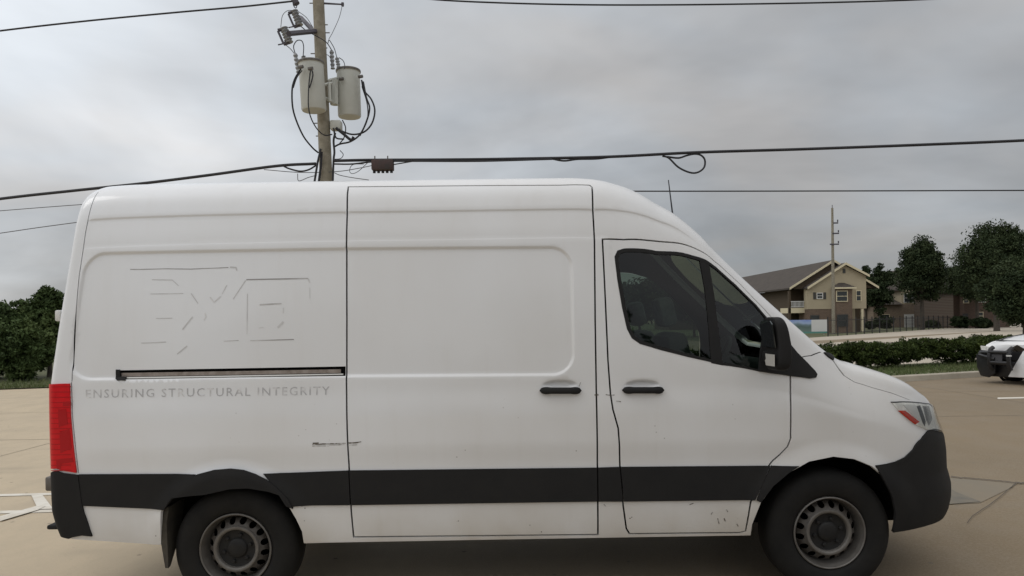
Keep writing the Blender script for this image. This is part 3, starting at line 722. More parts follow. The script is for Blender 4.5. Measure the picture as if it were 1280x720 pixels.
seat(4.50, 5.02, VAN, [(4.62, 4.90)]); seat(5.55, 6.08, VAN, [(5.68, 5.96)])
sw = Matrix.Translation((1.68, 5.82, 1.42)) @ Matrix.Rotation(R(-58), 4, 'Y')
mb = MB(); mb.tube([sw @ Vector((.20 * math.cos(q), .20 * math.sin(q), 0)) for q in np.linspace(0, 2*math.pi, 33)], .016, 8, False)
for q in (0.3, 2.84, 4.71): mb.tube([sw @ Vector((0, 0, 0)), sw @ Vector((.2 * math.cos(q), .2 * math.sin(q), 0))], .02, 6)
mb.tube([sw @ Vector((0, 0, 0)), sw @ Vector((0, 0, -.25))], .03, 8); mb.build('steering_wheel', INT, VAN, True)

# ---- ghost lettering left by removed decals, scratches
def ghost_material(name, col, lo, hi, scale):
    m = bpy.data.materials.new(name); m.use_nodes = True; t = m.node_tree; b = t.nodes['Principled BSDF']; b.inputs['Roughness'].default_value = 0.5
    g = t.nodes.new('ShaderNodeNewGeometry'); n = t.nodes.new('ShaderNodeTexNoise'); n.inputs['Scale'].default_value = scale; n.inputs['Detail'].default_value = 3
    t.links.new(g.outputs['Position'], n.inputs['Vector']); mr = t.nodes.new('ShaderNodeMapRange'); mr.inputs[1].default_value = lo; mr.inputs[2].default_value = hi; t.links.new(n.outputs[0], mr.inputs[0])
    mx = t.nodes.new('ShaderNodeMix'); mx.data_type = 'RGBA'; mx.inputs['A'].default_value = (.70, .70, .70, 1); mx.inputs['B'].default_value = (*col, 1)
    t.links.new(mr.outputs[0], mx.inputs['Factor']); t.links.new(mx.outputs['Result'], b.inputs['Base Color']); return m
M_GHOST = ghost_material('ghost_letter_film', (.40, .40, .41), .30, .50, 14)
def text_px(txt, x0, y0, x1, y1, cap):
    cu = bpy.data.curves.new('lettering_curve', 'FONT'); cu.body = txt; cu.size = 1; cu.space_character = 1.22; cu.resolution_u = 2
    o = bpy.data.objects.new('tmp', cu); COL.objects.link(o); bpy.context.view_layer.update()
    me = o.evaluated_get(bpy.context.evaluated_depsgraph_get()).to_mesh()
    V = np.array([v.co[:2] for v in me.vertices]); F = [tuple(p.vertices) for p in me.polygons]
    o.to_mesh_clear(); bpy.data.objects.remove(o); bpy.data.curves.remove(cu)
    V = V - V.min(0); V = V / V.max(0)
    px = np.stack([x0 + (x1 - x0) * V[:, 0], y0 + (y1 - y0) * V[:, 0] - cap * V[:, 1]], -1)
    return px, F
px, F = text_px('ENSURING STRUCTURAL INTEGRITY', 107.5, 497.5, 412, 493.5, 10.5)
sv = px2sv(px); Q = SD(sv[:, 0], sv[:, 1], .0012)
for x0, x1 in ((0, 197), (197, 317), (317, 900)):
    FF = [f for f in F if x0 <= px[f[0]][0] < x1]; us = sorted({i for f in FF for i in f}); mp_ = {i: k for k, i in enumerate(us)}
    mesh_obj('lettering', Q[us], [tuple(mp_[i] for i in f) for f in FF], M_GHOST, VAN, False)
M_EDGE = ghost_material('decal_edge_line', (.26, .25, .245), .22, .52, 5); M_EDGE2 = ghost_material('decal_faint_line', (.50, .50, .50), .20, .50, 5)
def zz(l): return [(150 + a * 250 / 1280, 320 + b * 130 / 666) for a, b in l]
lines = [([(60,84),(130,84),(280,80),(450,82),(690,72)], 5, 0), ([(700,70),(738,72),(744,92)], 10, 1), ([(805,150),(1000,146),(1200,142)], 8, 0), ([(1200,142),(1212,170)], 9, 1), ([(1212,200),(1212,270)], 4, 1),
         ([(890,311),(1030,303)], 9, 0), ([(812,240),(808,500)], 5, 1), ([(660,545),(755,540)], 5, 0), ([(830,541),(1000,537),(1110,534)], 6, 0), ([(190,242),(400,238)], 5, 1), ([(450,238),(495,303)], 6, 1),
         ([(800,155),(720,275)], 6, 1), ([(680,185),(650,240)], 5, 1), ([(460,388),(395,470)], 9, 1), ([(425,575),(360,628)], 8, 1), ([(540,365),(545,390),(532,410)], 8, 1), ([(1042,330),(1042,365)], 6, 1), ([(225,399),(330,397)], 5, 1), ([(130,557),(290,550)], 6, 1), ([(885,460),(915,456)], 6, 1),
         ([(200,150),(330,152),(370,190)], 5, 1), ([(1042,420),(1005,458)], 14, 1), ([(640,258),(598,295),(572,262)], 9, 1)]
logo = {0: MB(), 1: MB()}
for l, wd, k in lines:
    st = strip(px2sv(zz(l)), wd * 250 / 1280 / 204 * 0.9); h = len(st) // 2
    q = SD(st[:, 0], st[:, 1], .0012); MB().add(q, [(i, i + 1, 2*h - 2 - i, 2*h - 1 - i) for i in range(h - 1)]).build('decal_residue', (M_EDGE, M_EDGE2)[k], VAN)
M_SCR = ghost_material('bare_scratch', (.09, .075, .055), .30, .50, 30)
mb = MB()
for l, wd in (([(391,555.3),(404,554.6),(420,554.2),(433,553.6)], 1.3), ([(391,557.2),(403,557.0),(411,557.2)], .7), ([(391.5,553.6),(399,553.4)], 1.6), ([(412,556.2),(431,555.4)], .4), ([(436,553.6),(444,553.2),(452,551.8)], 1.7), ([(436,556),(447,555.6)], .7), ([(726,478),(724,483)], .9), ([(757,493),(762,494),(768,493.6)], .9), ([(743,493.5),(748,493.5)], 1.6), ([(770,501),(776,502)], 1.2), ([(862,631),(867,629)], 1.2), ([(889,643),(891,640)], 1.2), ([(897,648),(899,655)], 1.0), ([(908,637),(910,640)], 1.2), ([(905,648),(907,652)], 1.2), ([(921,655),(923,658)], 1.1), ([(755,630),(757,633)], 1.3)):
    st = strip(px2sv(l), wd / 204); h = len(st) // 2
    st = st + RNG.normal(0, .0006, st.shape); q = SD(st[:, 0], st[:, 1], .0014); MB().add(q, [(i, i + 1, 2*h - 2 - i, 2*h - 1 - i) for i in range(h - 1)]).build('scratch', M_SCR, VAN)

# ================================================================== GROUND
M_CONC = None
def ground_material():
    m = bpy.data.materials.new('tan_concrete'); m.use_nodes = True; t = m.node_tree; b = t.nodes['Principled BSDF']; N = t.nodes.new; L = t.links.new
    g = N('ShaderNodeNewGeometry')
    def noise(scale, det, st=(1, 1, 1)):
        mp = N('ShaderNodeMapping'); mp.inputs['Scale'].default_value = st; L(g.outputs['Position'], mp.inputs[0])
        n = N('ShaderNodeTexNoise'); n.inputs['Scale'].default_value = scale; n.inputs['Detail'].default_value = det; n.inputs['Roughness'].default_value = .65; L(mp.outputs[0], n.inputs['Vector']); return n.outputs[0]
    def mix(f, a, b_):
        x = N('ShaderNodeMix'); x.data_type = 'RGBA'; L(f, x.inputs['Factor'])
        for s, c in (('A', a), ('B', b_)):
            if isinstance(c, tuple): x.inputs[s].default_value = (*c, 1)
            else: L(c, x.inputs[s])
        return x.outputs['Result']
    def mr(s, a, b_, c=0., d=1.):
        q = N('ShaderNodeMapRange'); L(s, q.inputs[0])
        for i, x in enumerate((a, b_, c, d)): q.inputs[i + 1].default_value = x
        return q.outputs[0]
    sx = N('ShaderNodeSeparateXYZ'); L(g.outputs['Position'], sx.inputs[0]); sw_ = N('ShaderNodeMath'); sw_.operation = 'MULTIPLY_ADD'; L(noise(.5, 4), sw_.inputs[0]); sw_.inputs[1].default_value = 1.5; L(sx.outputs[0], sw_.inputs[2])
    light_fall = mr(sw_.outputs[0], -1.2, 2.6)  # left-to-right light falloff painted into the concrete: paler left, browner right
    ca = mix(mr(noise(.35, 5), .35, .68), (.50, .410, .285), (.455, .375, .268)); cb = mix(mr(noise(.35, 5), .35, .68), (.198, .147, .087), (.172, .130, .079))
    c = mix(light_fall, ca, cb)
    c = mix(mr(noise(2.3, 6, (1, .6, 1)), .42, .75, 0, .30), c, (.235, .20, .155))
    c = mix(mr(noise(60, 3), .40, .75, 0, .22), c, (.42, .36, .27))
    c = mix(mr(noise(.9, 3, (.25, 1, 1)), .60, .78, 0, .4), c, (.20, .175, .14))
    L(c, b.inputs['Base Color']); b.inputs['Roughness'].default_value = .85
    bp = N('ShaderNodeBump'); v1 = N('ShaderNodeTexVoronoi'); v1.inputs['Scale'].default_value = 3.2; L(g.outputs['Position'], v1.inputs['Vector'])
    c = mix(mr(v1.outputs['Distance'], .03, .075, .75, 0.), c, (.14, .12, .095))
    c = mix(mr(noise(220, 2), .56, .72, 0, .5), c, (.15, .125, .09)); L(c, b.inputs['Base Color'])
    bp.inputs['Strength'].default_value = .4; bp.inputs['Distance'].default_value = .01; L(noise(110, 4), bp.inputs['Height']); L(bp.outputs[0], b.inputs['Normal'])
    return m
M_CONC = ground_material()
xs = [-900, -200, -60, -30, -12, -6, -3, 0, 3, 6, 12, 30, 60, 200, 900]; ys = [-300, -60, -20, 0, 5, 10, 20, 40, 80, 160, 400, 1500]
V = [(x, y, gz(x)) for y in ys for x in xs]; nx = len(xs)
F = [(j*nx+i, j*nx+i+1, (j+1)*nx+i+1, (j+1)*nx+i) for j in range(len(ys)-1) for i in range(nx-1)]
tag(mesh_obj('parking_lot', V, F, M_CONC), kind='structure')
def sheet(name, poly_px, h, m, parent=None):
    pts = [PG(*p) for p in poly_px]; c = sum((Vector(p) for p in pts), Vector()) / len(pts)
    V = [(p.x, p.y, gz(p.x) + h) for p in pts]
    return mesh_obj(name, V, [tuple(range(len(V)))], m, parent, False)
M_LINE = mat('worn_white_paint', (.66, .63, .56), .8, noise=(6, .9, (.50, .45, .37)), coord='Object')
def marking(pts_px, name='painted_line'):
    return tag(sheet(name, pts_px, .005, M_LINE), kind='structure')
marking([(-60,619.5),(68,616.5),(120,615.2),(120,617.4),(68,619),(-60,622.4)])
marking([(-60,640.5),(72,637.2),(120,636),(120,639),(72,640.5),(-60,644)])
o_ = sheet('painted_line', [(39,619.6),(53,619.2),(66.5,637.1),(47.5,637.6)], .009, M_LINE); tag(o_, kind='structure')
o_ = sheet('painted_line', [(-2,647.5),(50,632.5),(57,634),(47,639),(0,653)], .013, M_LINE); tag(o_, kind='structure')
marking([(1247,497.2),(1300,496),(1300,497.7),(1247,499)])
M_PATCH = mat('grey_concrete_patch', (.185, .160, .120), .9, noise=(3, .8, (.205, .168, .118)), coord='Object')
tag(sheet('concrete_patch', [(1150,597),(1188,597.5),(1230,601),(1272,605),(1262,611),(1225,629),(1205,630),(1150,633)], .004, M_PATCH), kind='structure')
M_PATCH2 = mat('dark_stain', (.125, .115, .095), .9, noise=(5, .9, (.18, .155, .115)), coord='Object')
tag(sheet('concrete_patch', [(1150,611),(1188,612),(1198,617),(1226,628),(1188,631),(1150,632)], .008, M_PATCH2), kind='structure')
M_CRACK = mat('crack_dark', (.07, .06, .05), .95)
def crack(pts, wpx):
    pts = crv([(a, b) for a, b in pts], 26); pts = pts + np.random.default_rng(3).normal(0, .22, pts.shape)
    t = np.gradient(pts, axis=0); n = np.stack([-t[:, 1], t[:, 0]], -1); n /= np.linalg.norm(n, axis=1)[:, None]
    a = [PG(*(p + q * wpx / 2)) for p, q in zip(pts, n)]; b = [PG(*(p - q * wpx / 2)) for p, q in zip(pts, n)]
    V = [(p.x, p.y, gz(p.x) + .012) for p in a + b]; k = len(a)
    return tag(mesh_obj('crack', V, [(i, i+1, k+i+1, k+i) for i in range(k-1)], M_CRACK, None, False), kind='structure')
crack([(1188,597),(1230,600.5),(1270,604.5)], .8); crack([(1270,605),(1262,612),(1240,630),(1218,645),(1209,655)], .8); crack([(1270,604.5),(1310,606)], 1.0)

# saw-cut joints between the slabs
M_JOINT = mat('joint_dark', (.13, .11, .085), .95)
for y_ in (11.6, 15.3):
    for x0_, x1_ in ((-16, -6), (-6, 6), (6, 14)):
        tag(mesh_obj('joint', [(x0_, y_, gz(x0_) + .003), (x1_, y_, gz(x1_) + .003), (x1_, y_ + .014, gz(x1_) + .003), (x0_, y_ + .014, gz(x0_) + .003)], [(0, 1, 2, 3)], M_JOINT, None, False), kind='structure')
for x_ in (-7.4, 9.6):
    tag(mesh_obj('joint', [(x_, 8, gz(x_) + .0035), (x_ + .011, 8, gz(x_) + .0035), (x_ + .011, 18, gz(x_) + .0035), (x_, 18, gz(x_) + .0035)], [(0, 1, 2, 3)], M_JOINT, None, False), kind='structure')
# ---- kerb, grass verge, road beyond
M_KERB = mat('kerb_concrete', (.40, .36, .29), .85, noise=(2, .7, (.30, .265, .21)), bump=.2)
M_GRASS0 = mat('turf_soil', (.062, .075, .026), .95, noise=(3, .9, (.10, .095, .045)), coord='Object')
kz = gz(10)
k0, k1 = PG(1135, 477), PG(1232, 471)
kd = (k1 - k0).normalized(); kn = Vector((-kd.y, kd.x, 0))
def along(p, t, n=0, z=0): q = Vector(p) + kd * t + kn * n; return Vector((q.x, q.y, gz(q.x) + z))
mb = MB(); prf = [(0, 0), (.03, .13), (.06, .15), (.20, .15), (.20, 0)]
ts = np.linspace(-9, 30, 29); V = [along(k0, t, a, b) for t in ts for a, b in prf]
F = [(5*i+a, 5*i+5+a, 5*i+6+a, 5*i+1+a) for i in range(28) for a in range(4)]
mb.add(V, F); tag(mb.build('kerb', M_KERB), kind='structure')
mb = MB(); ts = np.linspace(-9, 30, 15); V = [along(k0, t, n, .14) for t in ts for n in (.20, 3.3)]
mb.add(V, [(2*i, 2*i+2, 2*i+3, 2*i+1) for i in range(14)]); tag(mb.build('verge', M_GRASS0), kind='structure')
M_ROAD = mat('pale_concrete_road', (.42, .37, .30), .9, noise=(.6, .7, (.36, .315, .25)), coord='Object')
ra, rb = PG(1016, 422), PG(1239, 406.5); rc, rd = PG(1247, 414), PG(1025, 429.5)
e1 = (ra - rb); e2 = (rd - rc)
V = [ra + e1 * .2, rb - e1 * .6, rc - e2 * .8, rd + e2 * .5]; V = [(p.x, p.y, gz(p.x) + .006) for p in V]
tag(mesh_obj('road', V, [(0, 3, 2, 1)], M_ROAD, None, False), kind='structure')
# lawn beyond the road and round the houses
c0 = ra + e1 * .2; c1_ = rb - e1 * .6
V = [(c0.x, c0.y + .02, .09), (c1_.x, c1_.y + .02, .09), (c1_.x + 160, c1_.y + 200, .09), (c0.x - 10, c0.y + 260, .09)]
tag(mesh_obj('lawn', V, [(0, 1, 2, 3)], M_GRASS0, None, False), kind='structure')
V = [(along(k0, -9, 3.3, .142)), along(k0, 30, 3.3, .142), Vector((rc - e2 * .8)), Vector((rd + e2 * .5))]
V = [(p.x, p.y, .088) for p in V]
tag(mesh_obj('pavement', V, [(0, 1, 2, 3)], M_ROAD, None, False), kind='structure')
# left verge
l0 = PG(-60, 489.5); l1 = PG(66, 485.0); ld = (l1 - l0).normalized()
a, b = l0 - ld * 14, l1 + ld * 12
V = [(a.x, a.y, gz(-9) + .03), (b.x, b.y, gz(-9) + .03), (b.x + 5, b.y + 40, gz(-9) + .03), (a.x - 30, a.y + 40, gz(-9) + .03)]
tag(mesh_obj('lawn', V, [(0, 1, 2, 3)], M_GRASS0, None, False), kind='structure')

# ---- grass blades
M_BLADE = mat('grass_blade', (.075, .115, .030), .8, noise=(1.2, .9, (.12, .125, .05)))
def blades(name, fn, n, h):
    V = []; F = []
    for i in range(n):
        p = fn(); q = random.uniform(0, 6.28); d = Vector((math.cos(q), math.sin(q), 0)) * random.uniform(.008, .016); hh = h * random.uniform(.5, 1.2)
        l = Vector((random.uniform(-.5, .5), random.uniform(-.5, .5), 0)) * hh; b_ = len(V)
        V += [p - d, p + d, p + l + Vector((0, 0, hh))]; F.append((b_, b_ + 1, b_ + 2))
    return tag(mesh_obj(name, V, F, M_BLADE, None, False), kind='stuff')
blades('grass', lambda: along(k0, random.uniform(-8, 12), random.uniform(.18, 2.6), .135), 12000, .11)
def lf():
    t = random.random(); p = a.lerp(b, t); p = Vector((p.x, p.y + random.random() ** 1.6 * 3.0, gz(-9) + .03)); return p
blades('grass', lf, 12000, .14)

# ================================================================== PLANTS
def leaf_mat(name, c1_, c2_, c3_, sc_):
    m = bpy.data.materials.new(name); m.use_nodes = True; t = m.node_tree; b = t.nodes['Principled BSDF']; N = t.nodes.new; L = t.links.new
    g = N('ShaderNodeNewGeometry'); n = N('ShaderNodeTexNoise'); n.inputs['Scale'].default_value = sc_; n.inputs['Detail'].default_value = 4; L(g.outputs['Position'], n.inputs['Vector'])
    r = N('ShaderNodeValToRGB'); e = r.color_ramp.elements; e[0].position = .35; e[0].color = (*c1_, 1); e[1].position = .68; e[1].color = (*c3_, 1); q = e.new(.52); q.color = (*c2_, 1)
    L(n.outputs[0], r.inputs[0]); L(r.outputs[0], b.inputs['Base Color']); b.inputs['Roughness'].default_value = .75; b.inputs['Specular IOR Level'].default_value = .12
    return m
M_LEAF_D = leaf_mat('dark_tree_leaf', (.022, .034, .016), (.032, .046, .020), (.050, .066, .030), .9)
M_LEAF_L = leaf_mat('left_tree_leaf', (.036, .056, .020), (.060, .090, .032), (.10, .132, .048), 1.0)
M_LEAF_H = leaf_mat('hedge_leaf', (.024, .036, .010), (.038, .056, .014), (.066, .088, .020), 3.0)
M_BARK = mat('bark', (.055, .045, .036), .95, noise=(5, .8, (.09, .078, .062)))
def leaves(centers, sizes, n_each, leaf, rng, flat=.75):
    """many small leaf quads spread through clumps"""
    C_ = np.repeat(centers, n_each, 0); Sz = np.repeat(sizes, n_each)[:, None]
    d = rng.normal(size=C_.shape); d /= np.linalg.norm(d, axis=1)[:, None]; r = rng.random((len(C_), 1)) ** (1 / 2.2)
    p = C_ + d * r * Sz * np.array([1, 1, flat])
    a = rng.normal(size=p.shape); a /= np.linalg.norm(a, axis=1)[:, None]; b_ = np.cross(a, rng.normal(size=p.shape)); b_ /= np.linalg.norm(b_, axis=1)[:, None]
    l = leaf * rng.uniform(.6, 1.3, (len(p), 1))
    V = np.stack([p - a * l, p + b_ * l * .45, p + a * l, p - b_ * l * .45], 1).reshape(-1, 3)
    return V, np.arange(len(V)).reshape(-1, 4)
def tree(name, label, x, y, h, rx, crown0, seed, mleaf, leaf, nclump, n_each, group=None, shape=1.0, trunk_r=None, z0=None, lean=0.0, cone=0.0, flatten=.75):
    rng = np.random.default_rng(seed); rn = random.Random(seed); z0 = gz(x) if z0 is None else z0
    r = thing(name, label, 'tree', (x, y, z0), group)
    cz, rz = (crown0 + h) / 2, (h - crown0) / 2
    d = rng.normal(size=(nclump, 3)); d /= np.linalg.norm(d, axis=1)[:, None]
    rad = rng.random((nclump, 1)) ** .45
    c = d * rad
    t = (c[:, 2] + 1) / 2
    k = (1 - cone * t) * (0.78 + 0.3 * rng.random(nclump))
    c = np.stack([x + lean * t + c[:, 0] * rx * k, y + c[:, 1] * rx * k * .9, z0 + cz + c[:, 2] * rz], -1)
    sz = rx * rng.uniform(.14, .34, nclump)
    V, F = leaves(c, sz, n_each, leaf, rng, flatten)
    mesh_obj('crown', V, F, mleaf, r, False)
    tr = trunk_r or h * .022
    mb = MB(); top = Vector((x + lean * .5, y, z0 + crown0 + (h - crown0) * .55))
    bx = rn.uniform(-.1, .1) * h * .1
    mb.tube([(x, y, z0 - .1), (x + bx * .4, y, z0 + crown0 * .5), (x + bx, y, z0 + crown0), top], [tr * 1.3, tr, tr * .8, tr * .25], 8)
    mb.build('trunk', M_BARK, r, True)
    for i in range(6):
        j = int(rng.integers(0, nclump)); e = Vector(c[j]); s_ = Vector((x + bx, y, z0 + crown0 * rn.uniform(.75, 1.15))); m_ = s_.lerp(e, .5) + Vector((0, 0, .06 * h * rn.random()))
        MB().tube([s_, m_, e], [tr * .5, tr * .33, tr * .08], 6).build('limb', M_BARK, r, True)
    return r
def tree_px(name, label, pxc, py_top, py_crown, py_base, Y, halfw, seed, mleaf, leaf, nc, ne, **k):
    b = P(pxc, py_base, Y); t = P(pxc, py_top, Y); c = P(pxc, py_crown, Y); z0 = k.pop('z0', .08)
    return tree(name, label, b.x, Y, t.z - z0, halfw / FPX * Y, c.z - z0, seed, mleaf, leaf, nc, ne, z0=z0, **k)
GT = 'trees round the houses'
tree_px('shade_tree', 'tall dark tree with split top in front of the garage house', 1153, 299, 376, 410, 84, 40, 11, M_LEAF_D, .15, 260, 125, cone=.62)
tree_px('shade_tree', 'small tree close right of the gabled house', 1100, 329, 392, 411, 100, 19, 12, M_LEAF_D, .2, 120, 70, cone=.3)
tree_px('shade_tree', 'narrow tree touching the right eave of the gabled house', 1083, 333, 388, 411, 106, 15, 17, M_LEAF_D, .22, 90, 70, cone=.4)
tree_px('shade_tree', 'dark tree over the roof of the brick house', 1222, 325, 372, 411, 88, 36, 18, M_LEAF_D, .16, 190, 110)
tree_px('shade_tree', 'dark tree filling the gap right of the split-top tree', 1185, 338, 378, 409, 100, 22, 19, M_LEAF_D, .2, 130, 70)
tree_px('shade_tree', 'thin small tree at the left foot of the tall split-top tree', 1122, 335, 396, 410, 108, 18, 13, M_LEAF_D, .22, 120, 70)
tree_px('shade_tree', 'broad dark tree rising highest at the right edge', 1246, 283, 372, 408, 72, 56, 14, M_LEAF_D, .14, 330, 140, cone=.3)
tree_px('shade_tree', 'low rounded tree between the split-top tree and the broad one', 1200, 334, 372, 409, 120, 26, 15, M_LEAF_D, .24, 130, 70)
tree_px('bushy_tree', 'low bushy tree reaching the ground behind the white police car', 1281, 322, 408, 416, 46, 46, 16, M_LEAF_D, .10, 260, 130, flatten=.7)
# left: dense scrub trees on the far edge of the lot
GS = 'shrubs along the house fronts'
for k_, (x_, t_, Y_, hw_, lb) in enumerate(((1104, 396, 95, 12, 'round dark shrub left of the white garage door'), (1168, 401, 96, 15, 'low wide shrub right of the white garage door'), (1200, 396, 90, 11, 'shrub at the left corner of the brick house'), (1225, 398, 88, 14, 'shrub under the windows of the brick house'), (1088, 402, 90, 8, 'small shrub at the right foot of the gabled house'))):
    q_ = tree_px('shrub', lb, x_, t_, 410.5, 411, Y_, hw_, 60 + k_, M_LEAF_D, .16, 60, 60, trunk_r=.05); q_['category'] = 'shrub'
GL = 'scrub trees on the left edge of the lot'
zl = gz(-9) + .03
tree_px('scrub_tree', 'dense green tree at the left edge of the picture', -12, 378, 470, 478, 25.5, 44, 21, M_LEAF_L, .085, 260, 100, z0=zl, trunk_r=.09)
tree_px('scrub_tree', 'feathery tree with thin top leaves touching the rear of the van', 62, 358, 455, 478, 26, 30, 22, M_LEAF_L, .085, 200, 90, z0=zl, trunk_r=.08, cone=.3)
tree_px('scrub_tree', 'thin-leaved tree behind the gap of sky left of the van', 26, 374, 440, 478, 30, 26, 23, M_LEAF_L, .09, 130, 60, z0=zl, trunk_r=.08)
tree_px('scrub_tree', 'low shrubby tree filling the ground behind the left verge', 28, 400, 474, 478, 24.3, 34, 24, M_LEAF_L, .075, 240, 100, z0=zl, trunk_r=.06)
# behind the van (seen through the cab glass)
tree_px('shade_tree', 'tree seen darkly through the van cab window beside the pillar', 800, 352, 400, 420, 60, 48, 31, M_LEAF_D, .2, 150, 70)
tree_px('shade_tree', 'tree seen darkly through the middle of the van cab window', 868, 356, 402, 420, 66, 44, 32, M_LEAF_D, .2, 150, 70)
rng_ = np.random.default_rng(77); C_ = np.stack([rng_.uniform(-45, 45, 700), rng_.uniform(-30, -22, 700), rng_.uniform(.5, 1, 700) ** .7], -1)  # unseen trees behind camera, mirrored in cab glass; added to darken under the van
C_[:, 2] = C_[:, 2] * (6.2 + 1.6 * np.sin(C_[:, 0] * .45) + 1.1 * np.sin(C_[:, 0] * 1.3 + 1)); C_[:, 2] -= rng_.random(700) * C_[:, 2] * .75
V, F = leaves(C_, rng_.uniform(.9, 1.7, 700), 34, .38, rng_); tag(mesh_obj('woods', V, F, M_LEAF_D, None, False), kind='stuff')
C_ = np.stack([rng_.uniform(-75, 6, 900), rng_.uniform(66, 76, 900), rng_.random(900) ** .6 * (4.3 + 0 * 1.)], -1); C_[:, 2] *= 0.8 + .2 * np.sin(C_[:, 0] * .5)
V, F = leaves(C_, rng_.uniform(.7, 1.4, 900), 40, .26, rng_); tag(mesh_obj('woods', V, F, M_LEAF_D, None, False), kind='stuff')
# hedge
def hedge():
    rng = np.random.default_rng(5); r = thing('hedge', 'clipped green hedge with a gap at its foot along the verge', 'hedge', tuple(along(k0, 0, 2.6, .14)))
    GC, GC2 = P(1153, 455, 21.5), P(1085, 458, 21.5); C_ = []; Sz = []
    for t in np.arange(-7, 15, .045):
        for k in range(6):
            n = rng.uniform(1.95, 3.0); z = rng.uniform(.06, .70)
            q = along(k0, t, n, z + .14 + .05 * math.sin(t * 2.1) + .012 * t)
            
            # worn gap: bare under the leaves near the middle
            g = math.hypot((q.x - GC.x) / .85, (q.z - GC.z) / .24); g2 = math.hypot((q.x - GC2.x) / .9, (q.z - GC2.z) / .16)
            if g < 1: continue
            if g2 < 1 and rng.random() < .6: continue
            if z < .22 and rng.random() < .35: continue
            C_.append(q); Sz.append(rng.uniform(.08, .15))
    V, F = leaves(np.array([tuple(p) for p in C_]), np.array(Sz), 60, .042, rng, .8)
    mesh_obj('foliage', V, F, M_LEAF_H, r, False)
    mb = MB()
    for t in np.arange(-7, 15, .33):
        x = along(k0, t + rng.uniform(-.1, .1), rng.uniform(2.2, 2.8), .1)
        if 1118 < proj(np.array(x))[0] < 1180: continue
        mb.tube([x, x + Vector((rng.uniform(-.1, .1), rng.uniform(-.1, .1), .4)), x + Vector((rng.uniform(-.25, .25), 0, .8))], [.018, .013, .005], 5)
    mb.build('stem', M_BARK, r)
hedge()

# ================================================================== HOUSES
M_SIDING = mat('tan_siding', (.41, .352, .245), .85, noise=(.8, .5, (.35, .30, .205)))
M_TRIM = mat('cream_trim', (.62, .55, .38), .7)
M_SHING = mat('brown_shingle', (.068, .056, .046), .95, noise=(1.6, .9, (.046, .038, .032)))
M_DSIDE = mat('brown_and_shaded_siding', (.075, .055, .035), .9)
M_DOORD = mat('dark_door', (.03, .028, .026), .6)
M_WHITE = mat('white_board', (.62, .62, .60), .6)
M_SHUT = mat('dark_shutter', (.05, .05, .045), .7)
def brick_mat(name, c1_, c2_, mo, sc_):
    m = bpy.data.materials.new(name); m.use_nodes = True; t = m.node_tree; b = t.nodes['Principled BSDF']; tc = t.nodes.new('ShaderNodeTexCoord')
    mp = t.nodes.new('ShaderNodeMapping'); mp.inputs['Rotation'].default_value = (R(90), 0, 0); t.links.new(tc.outputs['Object'], mp.inputs[0])
    br = t.nodes.new('ShaderNodeTexBrick'); br.inputs['Scale'].default_value = sc_; br.inputs['Color1'].default_value = (*c1_, 1); br.inputs['Color2'].default_value = (*c2_, 1); br.inputs['Mortar'].default_value = (*mo, 1); br.inputs['Mortar Size'].default_value = .015
    t.links.new(mp.outputs[0], br.inputs['Vector']); t.links.new(br.outputs['Color'], b.inputs['Base Color']); b.inputs['Roughness'].default_value = .9; return m
M_BRICK = brick_mat('house_brick', (.145, .098, .068), (.105, .072, .052), (.22, .18, .14), 2.4)
def win_part(parent, px0, py0, px1, py1, Y, name='window', fm=None, mull=True):
    a, b = P(px0, py0, Y), P(px1, py1, Y); x0, x1 = a.x, b.x; z1, z0 = max(a.z, b.z), min(a.z, b.z); t = .07
    mb = MB(); mb.box((x0, Y - .07, z0), (x0 + t, Y + .02, z1)); mb.box((x1 - t, Y - .07, z0), (x1, Y + .02, z1)); mb.box((x0 + t, Y - .07, z1 - t), (x1 - t, Y + .02, z1)); mb.box((x0 + t, Y - .07, z0), (x1 - t, Y + .02, z0 + t))
    if mull: mb.box((x0 + t, Y - .06, (z0+z1)/2 - .03), (x1 - t, Y - .01, (z0+z1)/2 + .03))
    w_ = mb.build(name, fm or M_TRIM, parent)
    MB().box((x0 + t, Y - .035, z0 + t), (x1 - t, Y - .012, z1 - t)).build('pane', M_WGLASS, w_)
    return w_
def gable_roof(mb, x0, xr, x1, z0, zr, z1, ya, yb, th=.18, over=.35):
    """two slopes meeting on a ridge that runs along y"""
    V = []
    for y in (ya, yb): V += [(x0, y, z0), (xr, y, zr), (x1, y, z1), (x0, y, z0 - th), (xr, y, zr - th), (x1, y, z1 - th)]
    mb.add(V, [(0,1,7,6),(1,2,8,7),(3,9,10,4),(4,10,11,5),(0,6,9,3),(2,5,11,8),(0,3,4,1),(1,4,5,2),(6,7,10,9),(7,8,11,10)])
def rake(mb, x0, z0, x1, z1, y, wd=.22):
    mb.add([(x0, y, z0 + .02), (x1, y, z1 + .02), (x1, y, z1 - wd), (x0, y, z0 - wd), (x0, y + .05, z0 + .02), (x1, y + .05, z1 + .02), (x1, y + .05, z1 - wd), (x0, y + .05, z0 - wd)], [(0,1,2,3),(4,7,6,5),(0,4,5,1),(3,2,6,7),(0,3,7,4),(1,5,6,2)])
